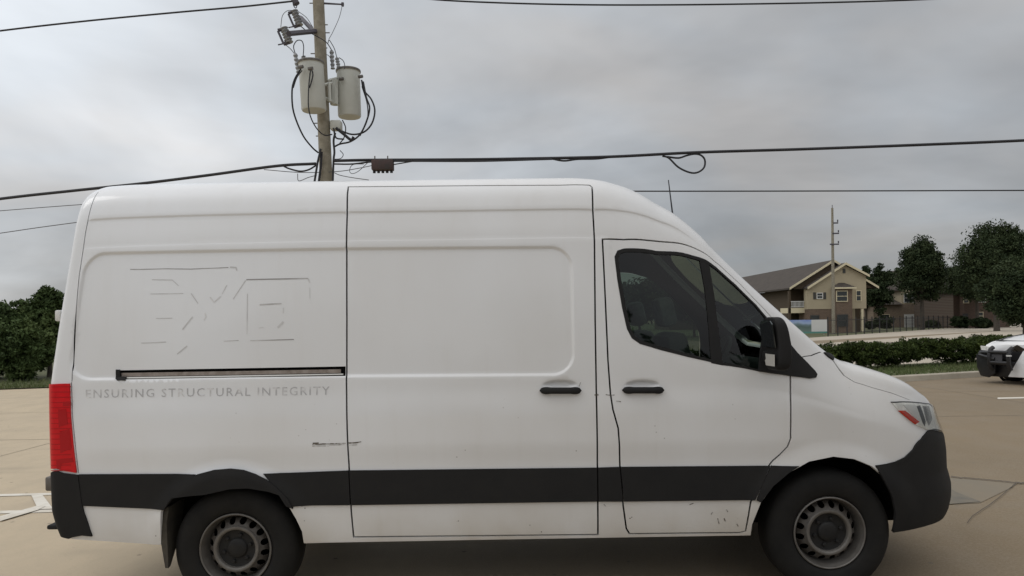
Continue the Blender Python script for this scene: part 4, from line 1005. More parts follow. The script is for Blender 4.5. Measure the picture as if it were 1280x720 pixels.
def house_a():
    Ya, Yb = 75.0, 75.9
    p = P(1045, 413, Ya); H = thing('gabled_house', 'tan two-storey gabled house with brown roof and brick lower floor', 'house', (p.x, Ya, .09))
    xl, xr, pk = P(1009, 359, Ya), P(1082.5, 345, Ya), P(1055, 330, Ya); zs = P(1045, 386, Ya).z
    mb = MB(); mb.add([(xl.x, Ya, zs), (xr.x, Ya, zs), (xr.x, Ya, xr.z), (pk.x, Ya, pk.z - .1), (xl.x, Ya, xl.z), (xl.x, Ya+.88, zs), (xr.x, Ya+.88, zs), (xr.x, Ya+.88, xr.z), (pk.x, Ya+.88, pk.z - .1), (xl.x, Ya+.88, xl.z)],
        [(0,1,2,3,4),(5,9,8,7,6),(0,4,9,5),(1,6,7,2)]); mb.build('wall', M_SIDING, H)
    xb = P(1062, 386, Ya).x; xp = P(1065, 390, Ya).x
    mb = MB(); mb.box((xl.x + .02, Ya + .03, .0), (xp, Ya + 2.3, zs)); mb.build('brick_wall', M_BRICK, H)
    MB().box((xp, Ya + 2.4, 0), (xr.x - .05, Ya + 13.8, zs)).build('porch_wall', M_SIDING, H)
    q = P(1078.5, 400, Ya); MB().box((q.x - .12, Ya + .05, 0), (q.x + .12, Ya + .3, zs)).build('porch_post', M_TRIM, H)
    q = P(1070, 400, Ya); MB().box((q.x - .5, Ya + 2.3, 0), (q.x + .5, Ya + 2.42, 2.1)).build('door', M_DOORD, H)
    mb = MB(); gable_roof(mb, P(1007.5,360,Ya).x, pk.x, P(1084.5,344,Ya).x, P(1007.5,359.3,Ya).z, pk.z + .12, P(1084.5,344,Ya).z, Ya - .4, Ya + 12); mb.build('roof', M_SHING, H)
    mb = MB(); rake(mb, P(1007.5,360,Ya).x, P(1007.5,359.3,Ya).z, pk.x, pk.z + .12, Ya - .47); rake(mb, pk.x, pk.z + .12, P(1084.5,344,Ya).x, P(1084.5,344,Ya).z, Ya - .47); mb.build('rake_board', M_TRIM, H)
    # long block behind: ridge runs away from the viewer
    pk2, el = P(1040, 325, Yb), P(985, 360, Yb); er = pk2.x + (pk2.x - el.x)
    mb = MB(); mb.add([(el.x + .5, Yb, el.z - .1), (pk2.x, Yb, pk2.z - .25), (er - .5, Yb, el.z - .1), (el.x + .5, Yb + 30, el.z - .1), (pk2.x, Yb + 30, pk2.z - .25), (er - .5, Yb + 30, el.z - .1)], [(0,2,1)]); mb.build('gable_wall', M_DSIDE, H)
    zf = P(990, 385, Yb).z
    mb = MB(); mb.box((el.x + .9, Yb + 2.4, 0), (er - .6, Yb + 29.5, el.z - .12)); mb.build('rear_wall', M_DSIDE, H)  # shadow of the balcony recess put into the wall as dark siding
    mb = MB(); gable_roof(mb, el.x, pk2.x, er, el.z, pk2.z, el.z, Yb - .4, Yb + 30); mb.build('roof', M_SHING, H)
    mb = MB(); rake(mb, el.x, el.z, pk2.x, pk2.z, Yb - .47); rake(mb, pk2.x, pk2.z, er, el.z, Yb - .47); mb.build('rake_board', M_TRIM, H)
    # balcony in the corner
    x0, x1 = P(986, 380, Yb).x, xl.x + .9
    MB().box((x0, Yb - .1, zf - .55), (x1, Yb + 2.4, zf)).build('balcony_deck', M_TRIM, H)
    mb = MB(); zt = P(990, 376.5, Yb).z
    mb.box((x0, Yb - .08, zt - .08), (x1, Yb, zt)); mb.box((x0, Yb - .08, zf + .08), (x1, Yb, zf + .14))
    for x in np.arange(x0, x1, .14): mb.box((x, Yb - .06, zf + .14), (x + .05, Yb - .02, zt - .08))
    mb.build('balcony_railing', M_WHITE, H)
    MB().box((x0 - .05, Yb - .1, 0), (x0 + .18, Yb + .14, el.z - .3)).build('balcony_post', M_DSIDE, H)
    # far wing further left
    w0, w1 = P(940, 346, 112), P(972, 346, 112)
    mb = MB(); mb.box((w0.x - 14, 109, 0), (el.x + 1, 120, P(950, 362, 109).z)); mb.build('wing_wall', M_DSIDE, H)
    z0_, z1_ = P(950, 364, 108).z, P(948, 346.5, 114).z
    mb = MB(); mb.add([(w0.x - 15, 108.5, z0_), (el.x + 2, 108.5, z0_), (el.x + 2, 114, z1_), (w0.x - 15, 114, z1_), (w0.x - 15, 120, z0_), (el.x + 2, 120, z0_), (w0.x - 15, 114, z0_), (el.x + 2, 114, z0_)], [(0,1,2,3),(3,2,5,4),(0,3,6),(1,7,2),(3,4,6),(2,7,5)]); mb.build('wing_roof', M_SHING, H)
    # bay with its little hip roof
    bx0, bx1 = P(1042, 360, Ya).x, P(1062, 360, Ya).x; bz = P(1050, 359.5, Ya).z; bt_ = P(1050, 353.5, Ya).z
    MB().box((bx0, Ya - .55, 0), (bx1, Ya - .002, bz)).build('bay_wall', M_BRICK, H)
    e = .3; mb = MB(); mb.add([(bx0-e, Ya-.85, bz), (bx1+e, Ya-.85, bz), (bx1+e, Ya, bz), (bx0-e, Ya, bz), ((bx0+bx1)/2-.3, Ya, bt_), ((bx0+bx1)/2+.3, Ya, bt_)], [(0,1,5,4),(1,2,5),(0,4,3),(0,3,2,1)]); mb.build('bay_roof', M_SHING, H)
    MB().box((bx0-e, Ya-.9, bz-.16), (bx1+e, Ya-.56, bz-.003)).build('bay_fascia', M_TRIM, H)
    win_part(H, 1045, 363.5, 1059.5, 377, Ya - .56)
    win_part(H, 1046, 393, 1060, 408, Ya - .56, fm=M_SHUT)
    win_part(H, 1069.5, 363, 1076.5, 376.5, Ya); win_part(H, 1020.5, 366, 1028.5, 373.5, Ya, fm=M_WHITE)
    for a_, b_ in ((1016.5, 1019.8), (1029.2, 1032.5)):
        q, q2 = P(a_, 365.5, Ya), P(b_, 374, Ya); MB().box((q.x, Ya - .05, q2.z), (q2.x, Ya - .002, q.z)).build('shutter', M_SHUT, H)
    q, q2 = P(1053.3, 336, Ya), P(1056.7, 341.5, Ya); MB().box((q.x, Ya - .05, q2.z), (q2.x, Ya - .002, q.z)).build('gable_vent', M_SHUT, H)
    win_part(H, 1013, 394, 1024, 404, Ya + .03, fm=M_SHUT)
house_a()
def house_b():
    Ya = 104.0; p = P(1140, 409, Ya); H = thing('garage_house', 'house with white garage door half hidden behind the tall tree', 'house', (p.x, Ya, .09))
    x0, x1 = P(1092, 400, Ya).x, P(1168, 400, Ya).x; zm = P(1130, 380, Ya).z; zt = P(1130, 360, Ya).z
    xu = P(1127, 370, Ya).x
    MB().box((x0, Ya, 0), (x1, Ya + 10, zm)).build('brick_wall', brick_mat('tan_brick', (.22, .165, .12), (.17, .125, .09), (.28, .24, .19), 2.4), H)
    MB().box((xu, Ya + .05, zm), (x1, Ya + 10, zt)).build('wall', M_SIDING, H)
    xm = (xu + x1) / 2; mb = MB(); gable_roof(mb, xu - .6, xm, x1 + .6, zt - .2, zt + 3.0, zt - .2, Ya - .5, Ya + 11); mb.build('roof', M_SHING, H)
    MB().add([(xu, Ya + .06, zt), (x1, Ya + .06, zt), (xm, Ya + .06, zt + 2.8)], [(0,1,2)]).build('gable_wall', M_SIDING, H)
    mb = MB(); mb.add([(x0 - .4, Ya - .5, zm - .05), (xu, Ya - .5, zm - .05), (xu, Ya + 4, zm + 1.3), (x0 + 1, Ya + 4, zm + 1.3), (x0 - .4, Ya + 8, zm - .05)], [(0,1,2,3),(0,3,4)]); mb.build('roof', M_SHING, H)
    a_, b_ = P(1130, 393, Ya), P(1147, 408, Ya); G = MB().box((a_.x, Ya - .12, .09), (b_.x, Ya - .002, a_.z)).build('garage_door', M_WHITE, H)
    mb = MB()
    for k in range(1, 4):
        z = .09 + (a_.z - .09) * k / 4; mb.box((a_.x, Ya - .125, z - .015), (b_.x, Ya - .121, z + .015))
    mb.build('panel_joint', M_SHUT, G)
    win_part(H, 1129.5, 367, 1147, 378, Ya + .05, fm=M_WHITE); win_part(H, 1153, 368, 1163, 378, Ya + .05, fm=M_WHITE)
    win_part(H, 1100, 393, 1112, 404, Ya, fm=M_TRIM)
    # side wing with balcony
    c0, c1_ = P(1168, 400, Ya).x + .02, P(1191, 400, Ya).x
    MB().box((c0, Ya + 1, 0), (c1_, Ya + 9, zt)).build('wing_wall', M_SIDING, H)
    MB().box((c0, Ya - .3, zm - .4), (c1_, Ya + .98, zm - .1)).build('balcony_deck', M_TRIM, H)
    mb = MB(); zt2 = P(1180, 373, Ya).z; mb.box((c0, Ya - .28, zt2 - .1), (c1_, Ya - .2, zt2))
    for x in np.arange(c0, c1_, .16): mb.box((x, Ya - .27, zm - .1), (x + .06, Ya - .21, zt2 - .1))
    mb.build('balcony_railing', M_WHITE, H)
    mb = MB(); gable_roof(mb, c0 - .3, (c0+c1_)/2, c1_ + .4, zt - .1, zt + 1.4, zt - .1, Ya + .2, Ya + 10); mb.build('roof', M_SHING, H)
house_b()
def house_c():
    Ya = 92.0; p = P(1222, 409, Ya); H = thing('brick_house', 'dark brick house in deep shade under the broad tree', 'house', (p.x, Ya, .09))
    x0, x1 = P(1192, 400, Ya).x, P(1262, 400, Ya).x; zt = P(1220, 362, Ya).z
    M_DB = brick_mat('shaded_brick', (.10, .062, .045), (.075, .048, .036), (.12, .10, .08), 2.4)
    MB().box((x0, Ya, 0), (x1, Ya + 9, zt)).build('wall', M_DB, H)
    mb = MB(); gable_roof(mb, x0 - .5, (x0+x1)/2, x1 + .5, zt - .1, zt + 2.6, zt - .1, Ya - .4, Ya + 9.4); mb.build('roof', M_SHING, H)
    g0, g1 = P(1199, 360, Ya).x, P(1216, 360, Ya).x; gm = (g0+g1)/2; zg = P(1208, 352, Ya).z
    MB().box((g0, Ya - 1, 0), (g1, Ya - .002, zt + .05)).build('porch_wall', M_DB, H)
    mb = MB(); gable_roof(mb, g0 - .3, gm, g1 + .3, zt, zg + .5, zt, Ya - 1.4, Ya); mb.build('porch_roof', M_SHING, H)
    mb = MB(); rake(mb, g0 - .3, zt, gm, zg + .5, Ya - 1.46, .15); rake(mb, gm, zg + .5, g1 + .3, zt, Ya - 1.46, .15); mb.build('rake_board', M_TRIM, H)
    win_part(H, 1221, 368, 1232, 378, Ya, fm=M_WHITE); win_part(H, 1204, 371, 1211, 379, Ya - 1, fm=M_TRIM); win_part(H, 1219, 390, 1229, 400, Ya, fm=M_TRIM)
    q, q2 = P(1203, 392, Ya - 1), P(1210, 409, Ya - 1); MB().box((q.x, Ya - 1.05, .09), (q2.x, Ya - 1.002, q.z)).build('door', M_DOORD, H)
house_c()
# iron fence in front of the houses
def iron_fence():
    fa = ra - e1 * .02 - e2.normalized() * 1.6; fb = ra - e1 * .62 - e2.normalized() * 1.6; fd = (fb - fa); Lf = fd.length; fd.normalize(); mid = (fa + fb) / 2
    r = thing('iron_fence', 'black iron picket fence along the lawn before the houses', 'fence', (mid.x, mid.y, .09)); M_IRON = mat('black_iron', (.015, .015, .016), .6)
    M = Matrix.Translation((fa.x, fa.y, 0)) @ Matrix.Rotation(math.atan2(fd.y, fd.x), 4, 'Z')
    for z in (.3, 1.45): MB().box((0, -.02, z), (Lf, .02, z + .05), M).build('rail', M_IRON, r)
    for x in np.arange(0, Lf, 2.4): MB().box((x - .04, -.04, .05), (x + .04, .04, 1.75), M).build('post', M_IRON, r)
    mb = MB()
    for x in np.arange(.15, Lf, .15): mb.add([M @ Vector(p) for p in ((x-.012, 0, .2), (x+.012, 0, .2), (x+.012, 0, 1.6), (x, 0, 1.68), (x-.012, 0, 1.6))], [(0,1,2,3,4)])
    o = mb.build('picket', M_IRON, r); o['kind'] = 'stuff'
iron_fence()
# banner by the pole
def banner():
    Yb = 66.5; x0, xm, x1 = P(926, 410, Yb).x, P(1014, 410, Yb).x, P(1033.5, 410, Yb).x; zt = P(1014, 399.7, Yb).z; zm_ = P(1014, 414.5, Yb).z; z0 = .14
    r = thing('banner_sign', 'long low banner with blue picture, white end and teal lower edge behind the van nose', 'sign', ((x0+x1)/2, Yb, .09))
    m = bpy.data.materials.new('banner_picture'); m.use_nodes = True; t = m.node_tree; b = t.nodes['Principled BSDF']; g = t.nodes.new('ShaderNodeNewGeometry'); s_ = t.nodes.new('ShaderNodeSeparateXYZ'); t.links.new(g.outputs['Position'], s_.inputs[0])
    n = t.nodes.new('ShaderNodeTexNoise'); n.inputs['Scale'].default_value = .8; t.links.new(g.outputs['Position'], n.inputs['Vector'])
    ad = t.nodes.new('ShaderNodeMath'); ad.operation = 'MULTIPLY_ADD'; ad.inputs[1].default_value = .8; t.links.new(n.outputs[0], ad.inputs[0]); t.links.new(s_.outputs[2], ad.inputs[2])
    mr = t.nodes.new('ShaderNodeMapRange'); mr.inputs[1].default_value = .9; mr.inputs[2].default_value = 2.1; t.links.new(ad.outputs[0], mr.inputs[0])
    cr = t.nodes.new('ShaderNodeValToRGB'); e = cr.color_ramp.elements; e[0].position = 0; e[0].color = (.16, .22, .20, 1); e[1].position = 1; e[1].color = (.16, .24, .62, 1)
    for pos, c in ((.35, (.10, .15, .13, 1)), (.5, (.16, .22, .24, 1)), (.62, (.34, .44, .62, 1))):
        q = e.new(pos); q.color = c
    t.links.new(mr.outputs[0], cr.inputs[0]); t.links.new(cr.outputs[0], b.inputs['Base Color']); b.inputs['Roughness'].default_value = .5
    MB().box((x0, Yb - .05, zm_), (xm, Yb + .05, zt)).build('picture_panel', m, r)
    MB().box((xm, Yb - .056, zm_), (x1, Yb + .05, zt)).build('blank_panel', M_WHITE, r)
    MB().box((x0, Yb - .06, z0 + .1), (x1, Yb + .05, zm_)).build('lower_band', mat('teal_print', (.10, .26, .22), .5), r)
    for x in np.linspace(x0 + .2, x1 - .2, 5): MB().box((x - .04, Yb + .052, 0), (x + .04, Yb + .13, zt)).build('post', M_GALV, r)
banner()

# ================================================================== UTILITY POLES AND WIRES
YP = 15.0
def at(px, py, dY=0.0): return P(px, py, YP + dY)
def utility_pole():
    b0 = at(407.8, 226); t0 = at(398, 0); d = (t0 - b0).normalized()
    base = b0 + d * ((gz(-4) - b0.z) / d.z); top = t0 + d * 2.6
    r = thing('utility_pole', 'wooden utility pole with two grey transformers behind the van roof', 'utility pole', tuple(base))
    n = 16; pts = [base.lerp(top, i / n) for i in range(n + 1)]
    MB().tube(pts, [.155 - .045 * i / n for i in range(n + 1)], 14).build('shaft', M_WOODPOLE, r, True)
    # transformers
    def can(px, py0, py1, dY, hw):
        a, b = at(px[0], py0, dY), at(px[1], py1, dY); ax = (b - a); h = ax.length; rad = hw / FPX * (YP + dY)
        M = ax.to_track_quat('-Z', 'Y').to_matrix().to_4x4(); M.translation = a
        mb = MB(); mb.lathe([(.0005, .05), (rad * .6, .045), (rad * .98, .015), (rad * 1.06, .0), (rad * 1.06, -.04), (rad, -.05), (rad, -h + .03), (rad * .93, -h), (.0005, -h)], 36, (0,0,0), 'Z')
        mb.V = [tuple(M @ Vector(v)) for v in mb.V]; c = mb.build('transformer', M_GALV, r, True)
        mb = MB(); mb.lathe([(rad * 1.065, .004), (rad * 1.085, -.01), (rad * 1.085, -.03), (rad * 1.065, -.045)], 36, (0,0,0), 'Z'); mb.V = [tuple(M @ Vector(v)) for v in mb.V]; mb.build('lid_band', M_STEEL, c, True)
        return c
    t1 = can((388.5, 392.5), 78, 138.5, -.42, 15.2); t2 = can((435.3, 437), 88, 146.5, .30, 14.2)
    def bush(c, p0, p1, dY):
        a, b = at(*p0, dY), at(*p1, dY); mb = MB(); k = 9
        pts = [a.lerp(b, i / k) for i in range(k + 1)]; mb.tube(pts, [.030 if i % 2 else .050 for i in range(k + 1)], 10); mb.build('bushing', M_CERAM, c, True)
    bush(t1, (373, 90), (369, 67), -.45); bush(t1, (381.5, 78), (379, 70), -.2); bush(t2, (416, 86), (414.5, 63), .05); bush(t2, (424, 87), (421, 72), .4)
    for c, q, dY in ((t1, (375.5, 84), -.75), (t1, (387.5, 86), -.75), (t2, (450, 96), .1), (t2, (426, 99), -.0)):
        p = at(*q, dY); MB().tube([p + Vector((-.03, 0, 0)), p + Vector((.06, -.03, 0))], .035, 8).build('terminal', M_STEEL, c, True)
    # mounting brackets between cans and pole
    mb = MB()
    for p0, p1, dy0, dy1 in (((405, 106), (414, 104), -.3, -.1), ((404, 122), (414, 126), -.3, -.1), ((409, 101), (422, 98), -.05, .2), ((411, 126), (424, 129), -.05, .2), ((411.5, 104), (412.5, 127), -.25, -.25)):
        mb.tube([at(*p0, dy0), at(*p1, dy1)], .035, 6)
    mb.build('mounting_bracket', M_GALV, r, True)
    MB().tube([at(418, 100, .1), at(418, 131, .1)], .09, 8).build('mounting_plate', M_GALV, r, True)
    p = at(421, 157, .0); MB().box((p.x-.13, p.y-.1, p.z-.10), (p.x+.10, p.y+.12, p.z+.10)).build('junction_box', M_GALV, r, True, .03)
    # arms at the top
    MB().tube([at(361, 42, -1.3), at(394, 39, -.1)], .055, 6).build('steel_arm', M_BROWNMET, r, True)
    MB().tube([at(376, 22, 1.3), at(393, 40, .0)], .05, 6).build('steel_arm', M_BROWNMET, r, True)
    MB().tube([at(402, 4, 0), at(428, 5.5, 0)], [.022, .016], 6).build('side_arm', M_BROWNMET, r, True)
    MB().tube([at(427, 5.4, 0), at(429.5, 5.6, 0)], .045, 8).build('pin_insulator', M_BROWNMET, r, True)
    # fuse cutouts
    def cutout(x, y, dY):
        c = [(x + 6.5, y - 9), (x + 8.5, y - 3), (x + 12, y + 5)]
        mb = MB(); A, B = at(x + 6.5, y - 10.5, dY), at(x + 13, y + 7, dY); k = 10
        mb.tube([A.lerp(B, i / k) for i in range(k + 1)], [.052 if i % 2 else .085 for i in range(k + 1)], 10); o = mb.build('fuse_cutout', M_CERAM, r, True)
        MB().tube([at(x + 6, y - 10, dY), at(x - 1, y - 8, dY)], .035, 6).build('clamp', M_BROWNMET, o, True)
        MB().tube([at(x + 13, y + 6.5, dY), at(x + 6, y + 9, dY)], .04, 6).build('clamp', M_BROWNMET, o, True); MB().tube([at(x + 6, y + 8.5, dY), at(x - 1, y + 10, dY)], .014, 5).build('pull_ring', M_BROWNMET, o, True)
        MB().tube([at(x - 1, y - 7, dY), at(x + 6, y + 9, dY)], .022, 6).build('fuse_tube', M_BROWNMET, o, True)
    cutout(361.5, 24.5, .6); cutout(348.5, 46, -.9)
    MB().tube([at(367, -2, .2), at(371, 5, .2)], .07, 8).build('line_insulator', M_BROWNMET, r, True)
    def lead(pts, rr=.013, dYs=None, m=M_WIRE, nm='lead_wire'):
        dYs = dYs or [-.3] * len(pts); c = crv([at(x, y, d) for (x, y), d in zip(pts, dYs)], 40); MB().tube(c, rr, 6).build(nm, m, r, True)
    lead([(369, 67), (367, 58), (371, 51), (377, 51), (379.5, 58), (379, 70)], .010)
    lead([(351, 34), (353, 20), (359, 13.5), (366, 13)], .007, m=M_WIREG); lead([(357, 56), (363, 61), (368, 67)], .008, m=M_WIREG)
    lead([(366, 2), (367, 7), (370, 10), (372, 3)], .010); lead([(371, 13), (383, 22), (391, 34)], .007, m=M_WIREG)
    lead([(375, 32), (384, 39), (399, 47), (408, 53), (413, 60), (414.5, 63)], .010); lead([(421, 72), (418, 61), (413, 52), (411, 50), (410, 54)], .008)
    lead([(428, 6), (424, 22), (416, 40), (411, 49)], .006, m=M_WIREG); lead([(424, 72), (429, 76), (431, 82), (430.5, 86)], .008)
    lead([(408, 68), (412, 71), (417, 82)], .007, m=M_WIREG)
    lead([(376, 86), (368, 100), (365, 115), (367, 140), (378, 168), (390, 184), (398, 191)], .019, [-.7,-.7,-.7,-.6,-.4,-.2,-.1])
    lead([(377.5, 88), (371, 97), (366.5, 110)], .013, [-.72, -.72, -.7])
    lead([(388, 88), (386, 108), (385.5, 132), (389, 148), (397, 162), (406, 169), (415, 168)], .013, [-.75,-.75,-.75,-.7,-.55,-.4,-.2])
    lead([(390, 88), (391, 95), (387, 110)], .013, [-.75]*3)
    lead([(452, 100), (455, 113), (464, 124), (468.5, 138), (465, 154), (455, 165), (440, 168), (425, 163)], .018, [.1]*8)
    lead([(454, 102), (458, 122), (462, 135), (458, 152), (450, 168), (438, 177), (425, 180), (417, 184)], .018, [.05]*8)
    lead([(452.5, 108), (459, 130), (459, 150), (450, 170)], .012, [.12]*4)
    lead([(420, 160), (430, 168), (439, 175), (442, 171)], .030, [-.1]*4); lead([(428, 150), (432, 160), (430, 172), (424, 180)], .012, [.1]*4)
    lead([(419, 166), (417, 176), (418, 190), (417, 200), (416, 226)], .022, [-.2]*5); lead([(417, 160), (420, 172), (430, 174)], .018, [-.2]*3)
    lead([(425, 188), (429, 193), (426, 198), (418, 199)], .008, [-.1]*4)
    # conduits down the shaft and guy hardware
    MB().tube([at(401, 186, -.25), at(397, 203, -.25), at(393, 228, -.25)], .022, 6).build('conduit', M_WIRE, r, True)
    MB().tube([at(402, 190, -.2), at(401, 208, -.2), at(398.5, 228, -.2)], .028, 6).build('conduit', M_WIRE, r, True)
    # climbing pegs
    for i, (x, y) in enumerate(((391, 4), (405.5, 31), (392.5, 67), (408, 41), (397, 154), (399, 170), (405, 60))):
        p = at(x, y); MB().tube([p + Vector((-.07, 0, 0)), p + Vector((.07, 0, .0))], .012, 5).build('climbing_peg', M_STEEL, r)
utility_pole()
GW = 'overhead lines'
def wire(pts, rad, label, name='power_line', m=M_WIRE, Ys=None, cat='cable'):
    Ys = Ys or [YP] * len(pts); c = crv([P(x, y, q) for (x, y), q in zip(pts, Ys)], 60)
    return tag(MB().tube(c, rad, 7).build(name, m, None, True), label, cat)
wire([(-180,62),(0,38.5),(110,26),(220,15.5),(300,8.5),(366,1.5)], .019, 'single overhead wire running into the top of the pole from the left', Ys=[15.2]*6)
wire([(480,-9),(545,-.5),(640,4),(740,6),(840,6),(930,5),(1040,3),(1150,-.5),(1300,-8)], .019, 'sagging wire across the top edge of the sky', Ys=[16]*9)
wire([(-180,272),(0,248.5),(90,238.5),(180,229),(260,219),(345,207.5),(395,204.5)], .031, 'thick black bundled cable rising from the left to the pole', m=M_WIRE, Ys=[14.8]*7)
wire([(416,201),(464,200),(560,199.5),(640,198.5),(760,196),(870,190.5),(1000,186.5),(1150,181),(1280,175.5),(1460,166)], .031, 'thick black bundled cable running from the pole to the right edge', Ys=[14.8]*10)
wire([(418,205),(440,205),(470,202),(520,201.5),(600,201.5),(690,199)], .017, 'thin cable lashed under the thick bundled cable right of the pole', Ys=[14.75]*6)
wire([(690,198.5),(705,201),(722,199),(745,198.5),(762,196.5)], .02, 'short drooping loop under the middle of the bundled cable', Ys=[14.8]*5)
wire([(828,195),(836,197.5),(848,209),(862,215.5),(872,215.5),(880,209.5),(881,200),(876,194),(868,192.5),(858,194.5),(848,197.5),(834,196)], .020, 'teardrop slack loop hanging from the bundled cable', name='cable_loop', Ys=[14.8]*12)
wire([(355,208),(362,211),(375,214),(386,212),(396,206)], .018, 'short slack loop beside the pole on its left', name='cable_loop', Ys=[14.8]*5)
wire([(409,234),(600,238.5),(800,239),(1000,238.8),(1280,238),(1460,237.5)], .016, 'thin level wire crossing behind the van roof to the right', Ys=[15,16,17,17,17,17])
wire([(-180,278),(0,263.5),(97,256),(403,234)], .009, 'upper of two thin wires left of the van roof', m=M_WIREG, Ys=[17,16.6,16.3,15])
wire([(-180,318),(0,291.5),(88,279),(400,238)], .010, 'lower of two thin wires left of the van roof', m=M_WIREG, Ys=[17,16.6,16.3,15])
wire([(330,212),(375,215.5),(420,214.5),(450,210),(478,204)], .008, 'thin messenger wire passing the pole below the bundled cable', m=M_WIREG, Ys=[14.9]*5)
wire([(372,217),(373.5,226),(385,222),(396,219)], .008, 'small wire stub with insulator left of the pole foot', m=M_WIREG, Ys=[15]*4)
wire([(418,216),(425,219),(440,222),(461,225)], .008, 'small wire stub sloping right from the pole above the van', m=M_WIREG, Ys=[15]*4)
wire([(460,203),(448,214),(440,217),(437,213),(441,206),(455,205)], .007, 'fine curl of wire between the pole and the splice box', name='cable_loop', m=M_WIREG, Ys=[14.8]*6)
wire([(490,206),(505,203.5),(520,201)], .012, 'short cable leaving the right end of the splice box', Ys=[14.8]*3)
def splice_box():
    a, b = P(465, 200.5, 14.75), P(492, 213, 14.75); r = thing('splice_box', 'dark brown splice box hung under the bundled cable beside the pole', 'splice box', tuple((a + b) / 2))
    MB().box((a.x, 14.65, b.z), (b.x, 14.85, a.z)).build('case', mat('splice_brown', (.035, .028, .026), .7, noise=(4, .8, (.07, .03, .026))), r, True, .02)
    for k in range(5):
        x = a.x + (b.x - a.x) * (k + .5) / 5; MB().tube([(x, 14.75, b.z + .02), (x, 14.75, b.z - .05)], .03, 8).build('port', M_WIRE, r)
    for x in (a.x + .06, b.x - .12): MB().tube([(x, 14.75, a.z - .02), (x, 14.75, a.z + .09)], .014, 6).build('hanger', M_STEEL, r)
splice_box()
def far_pole():
    Yp = 68.0; t0, b0 = P(1040.3, 260, Yp), P(1042, 416, Yp); r = thing('utility_pole', 'thin far utility pole in front of the gabled house', 'utility pole', (b0.x, Yp, .09))
    MB().tube([(b0.x, Yp, 0), tuple(b0.lerp(t0, .5)), tuple(t0)], [.17, .14, .10], 10).build('shaft', M_WOODPOLE, r, True)
    for py, w0, w1 in ((305.5, -4, 7), (292, -1, 7), (279, 0, 6)):
        p = P(1040.8, py, Yp); MB().box((p.x + w0 * Yp / FPX, Yp - .18, p.z - .06), (p.x + w1 * Yp / FPX, Yp - .06, p.z + .06)).build('cross_arm', M_BROWNMET, r)
        q = P(1040.8 + w1 - .5, py - 1.6, Yp); MB().tube([q - Vector((0, .12, .02)), q + Vector((0, -.12, .2))], .06, 7).build('pin_insulator', M_BROWNMET, r)
    p = P(1041.2, 352, Yp)
    MB().tube([t0 - Vector((0, 0, .1)), t0 + Vector((0, 0, .3))], .03, 6).build('pole_tip', M_BROWNMET, r)
far_pole()

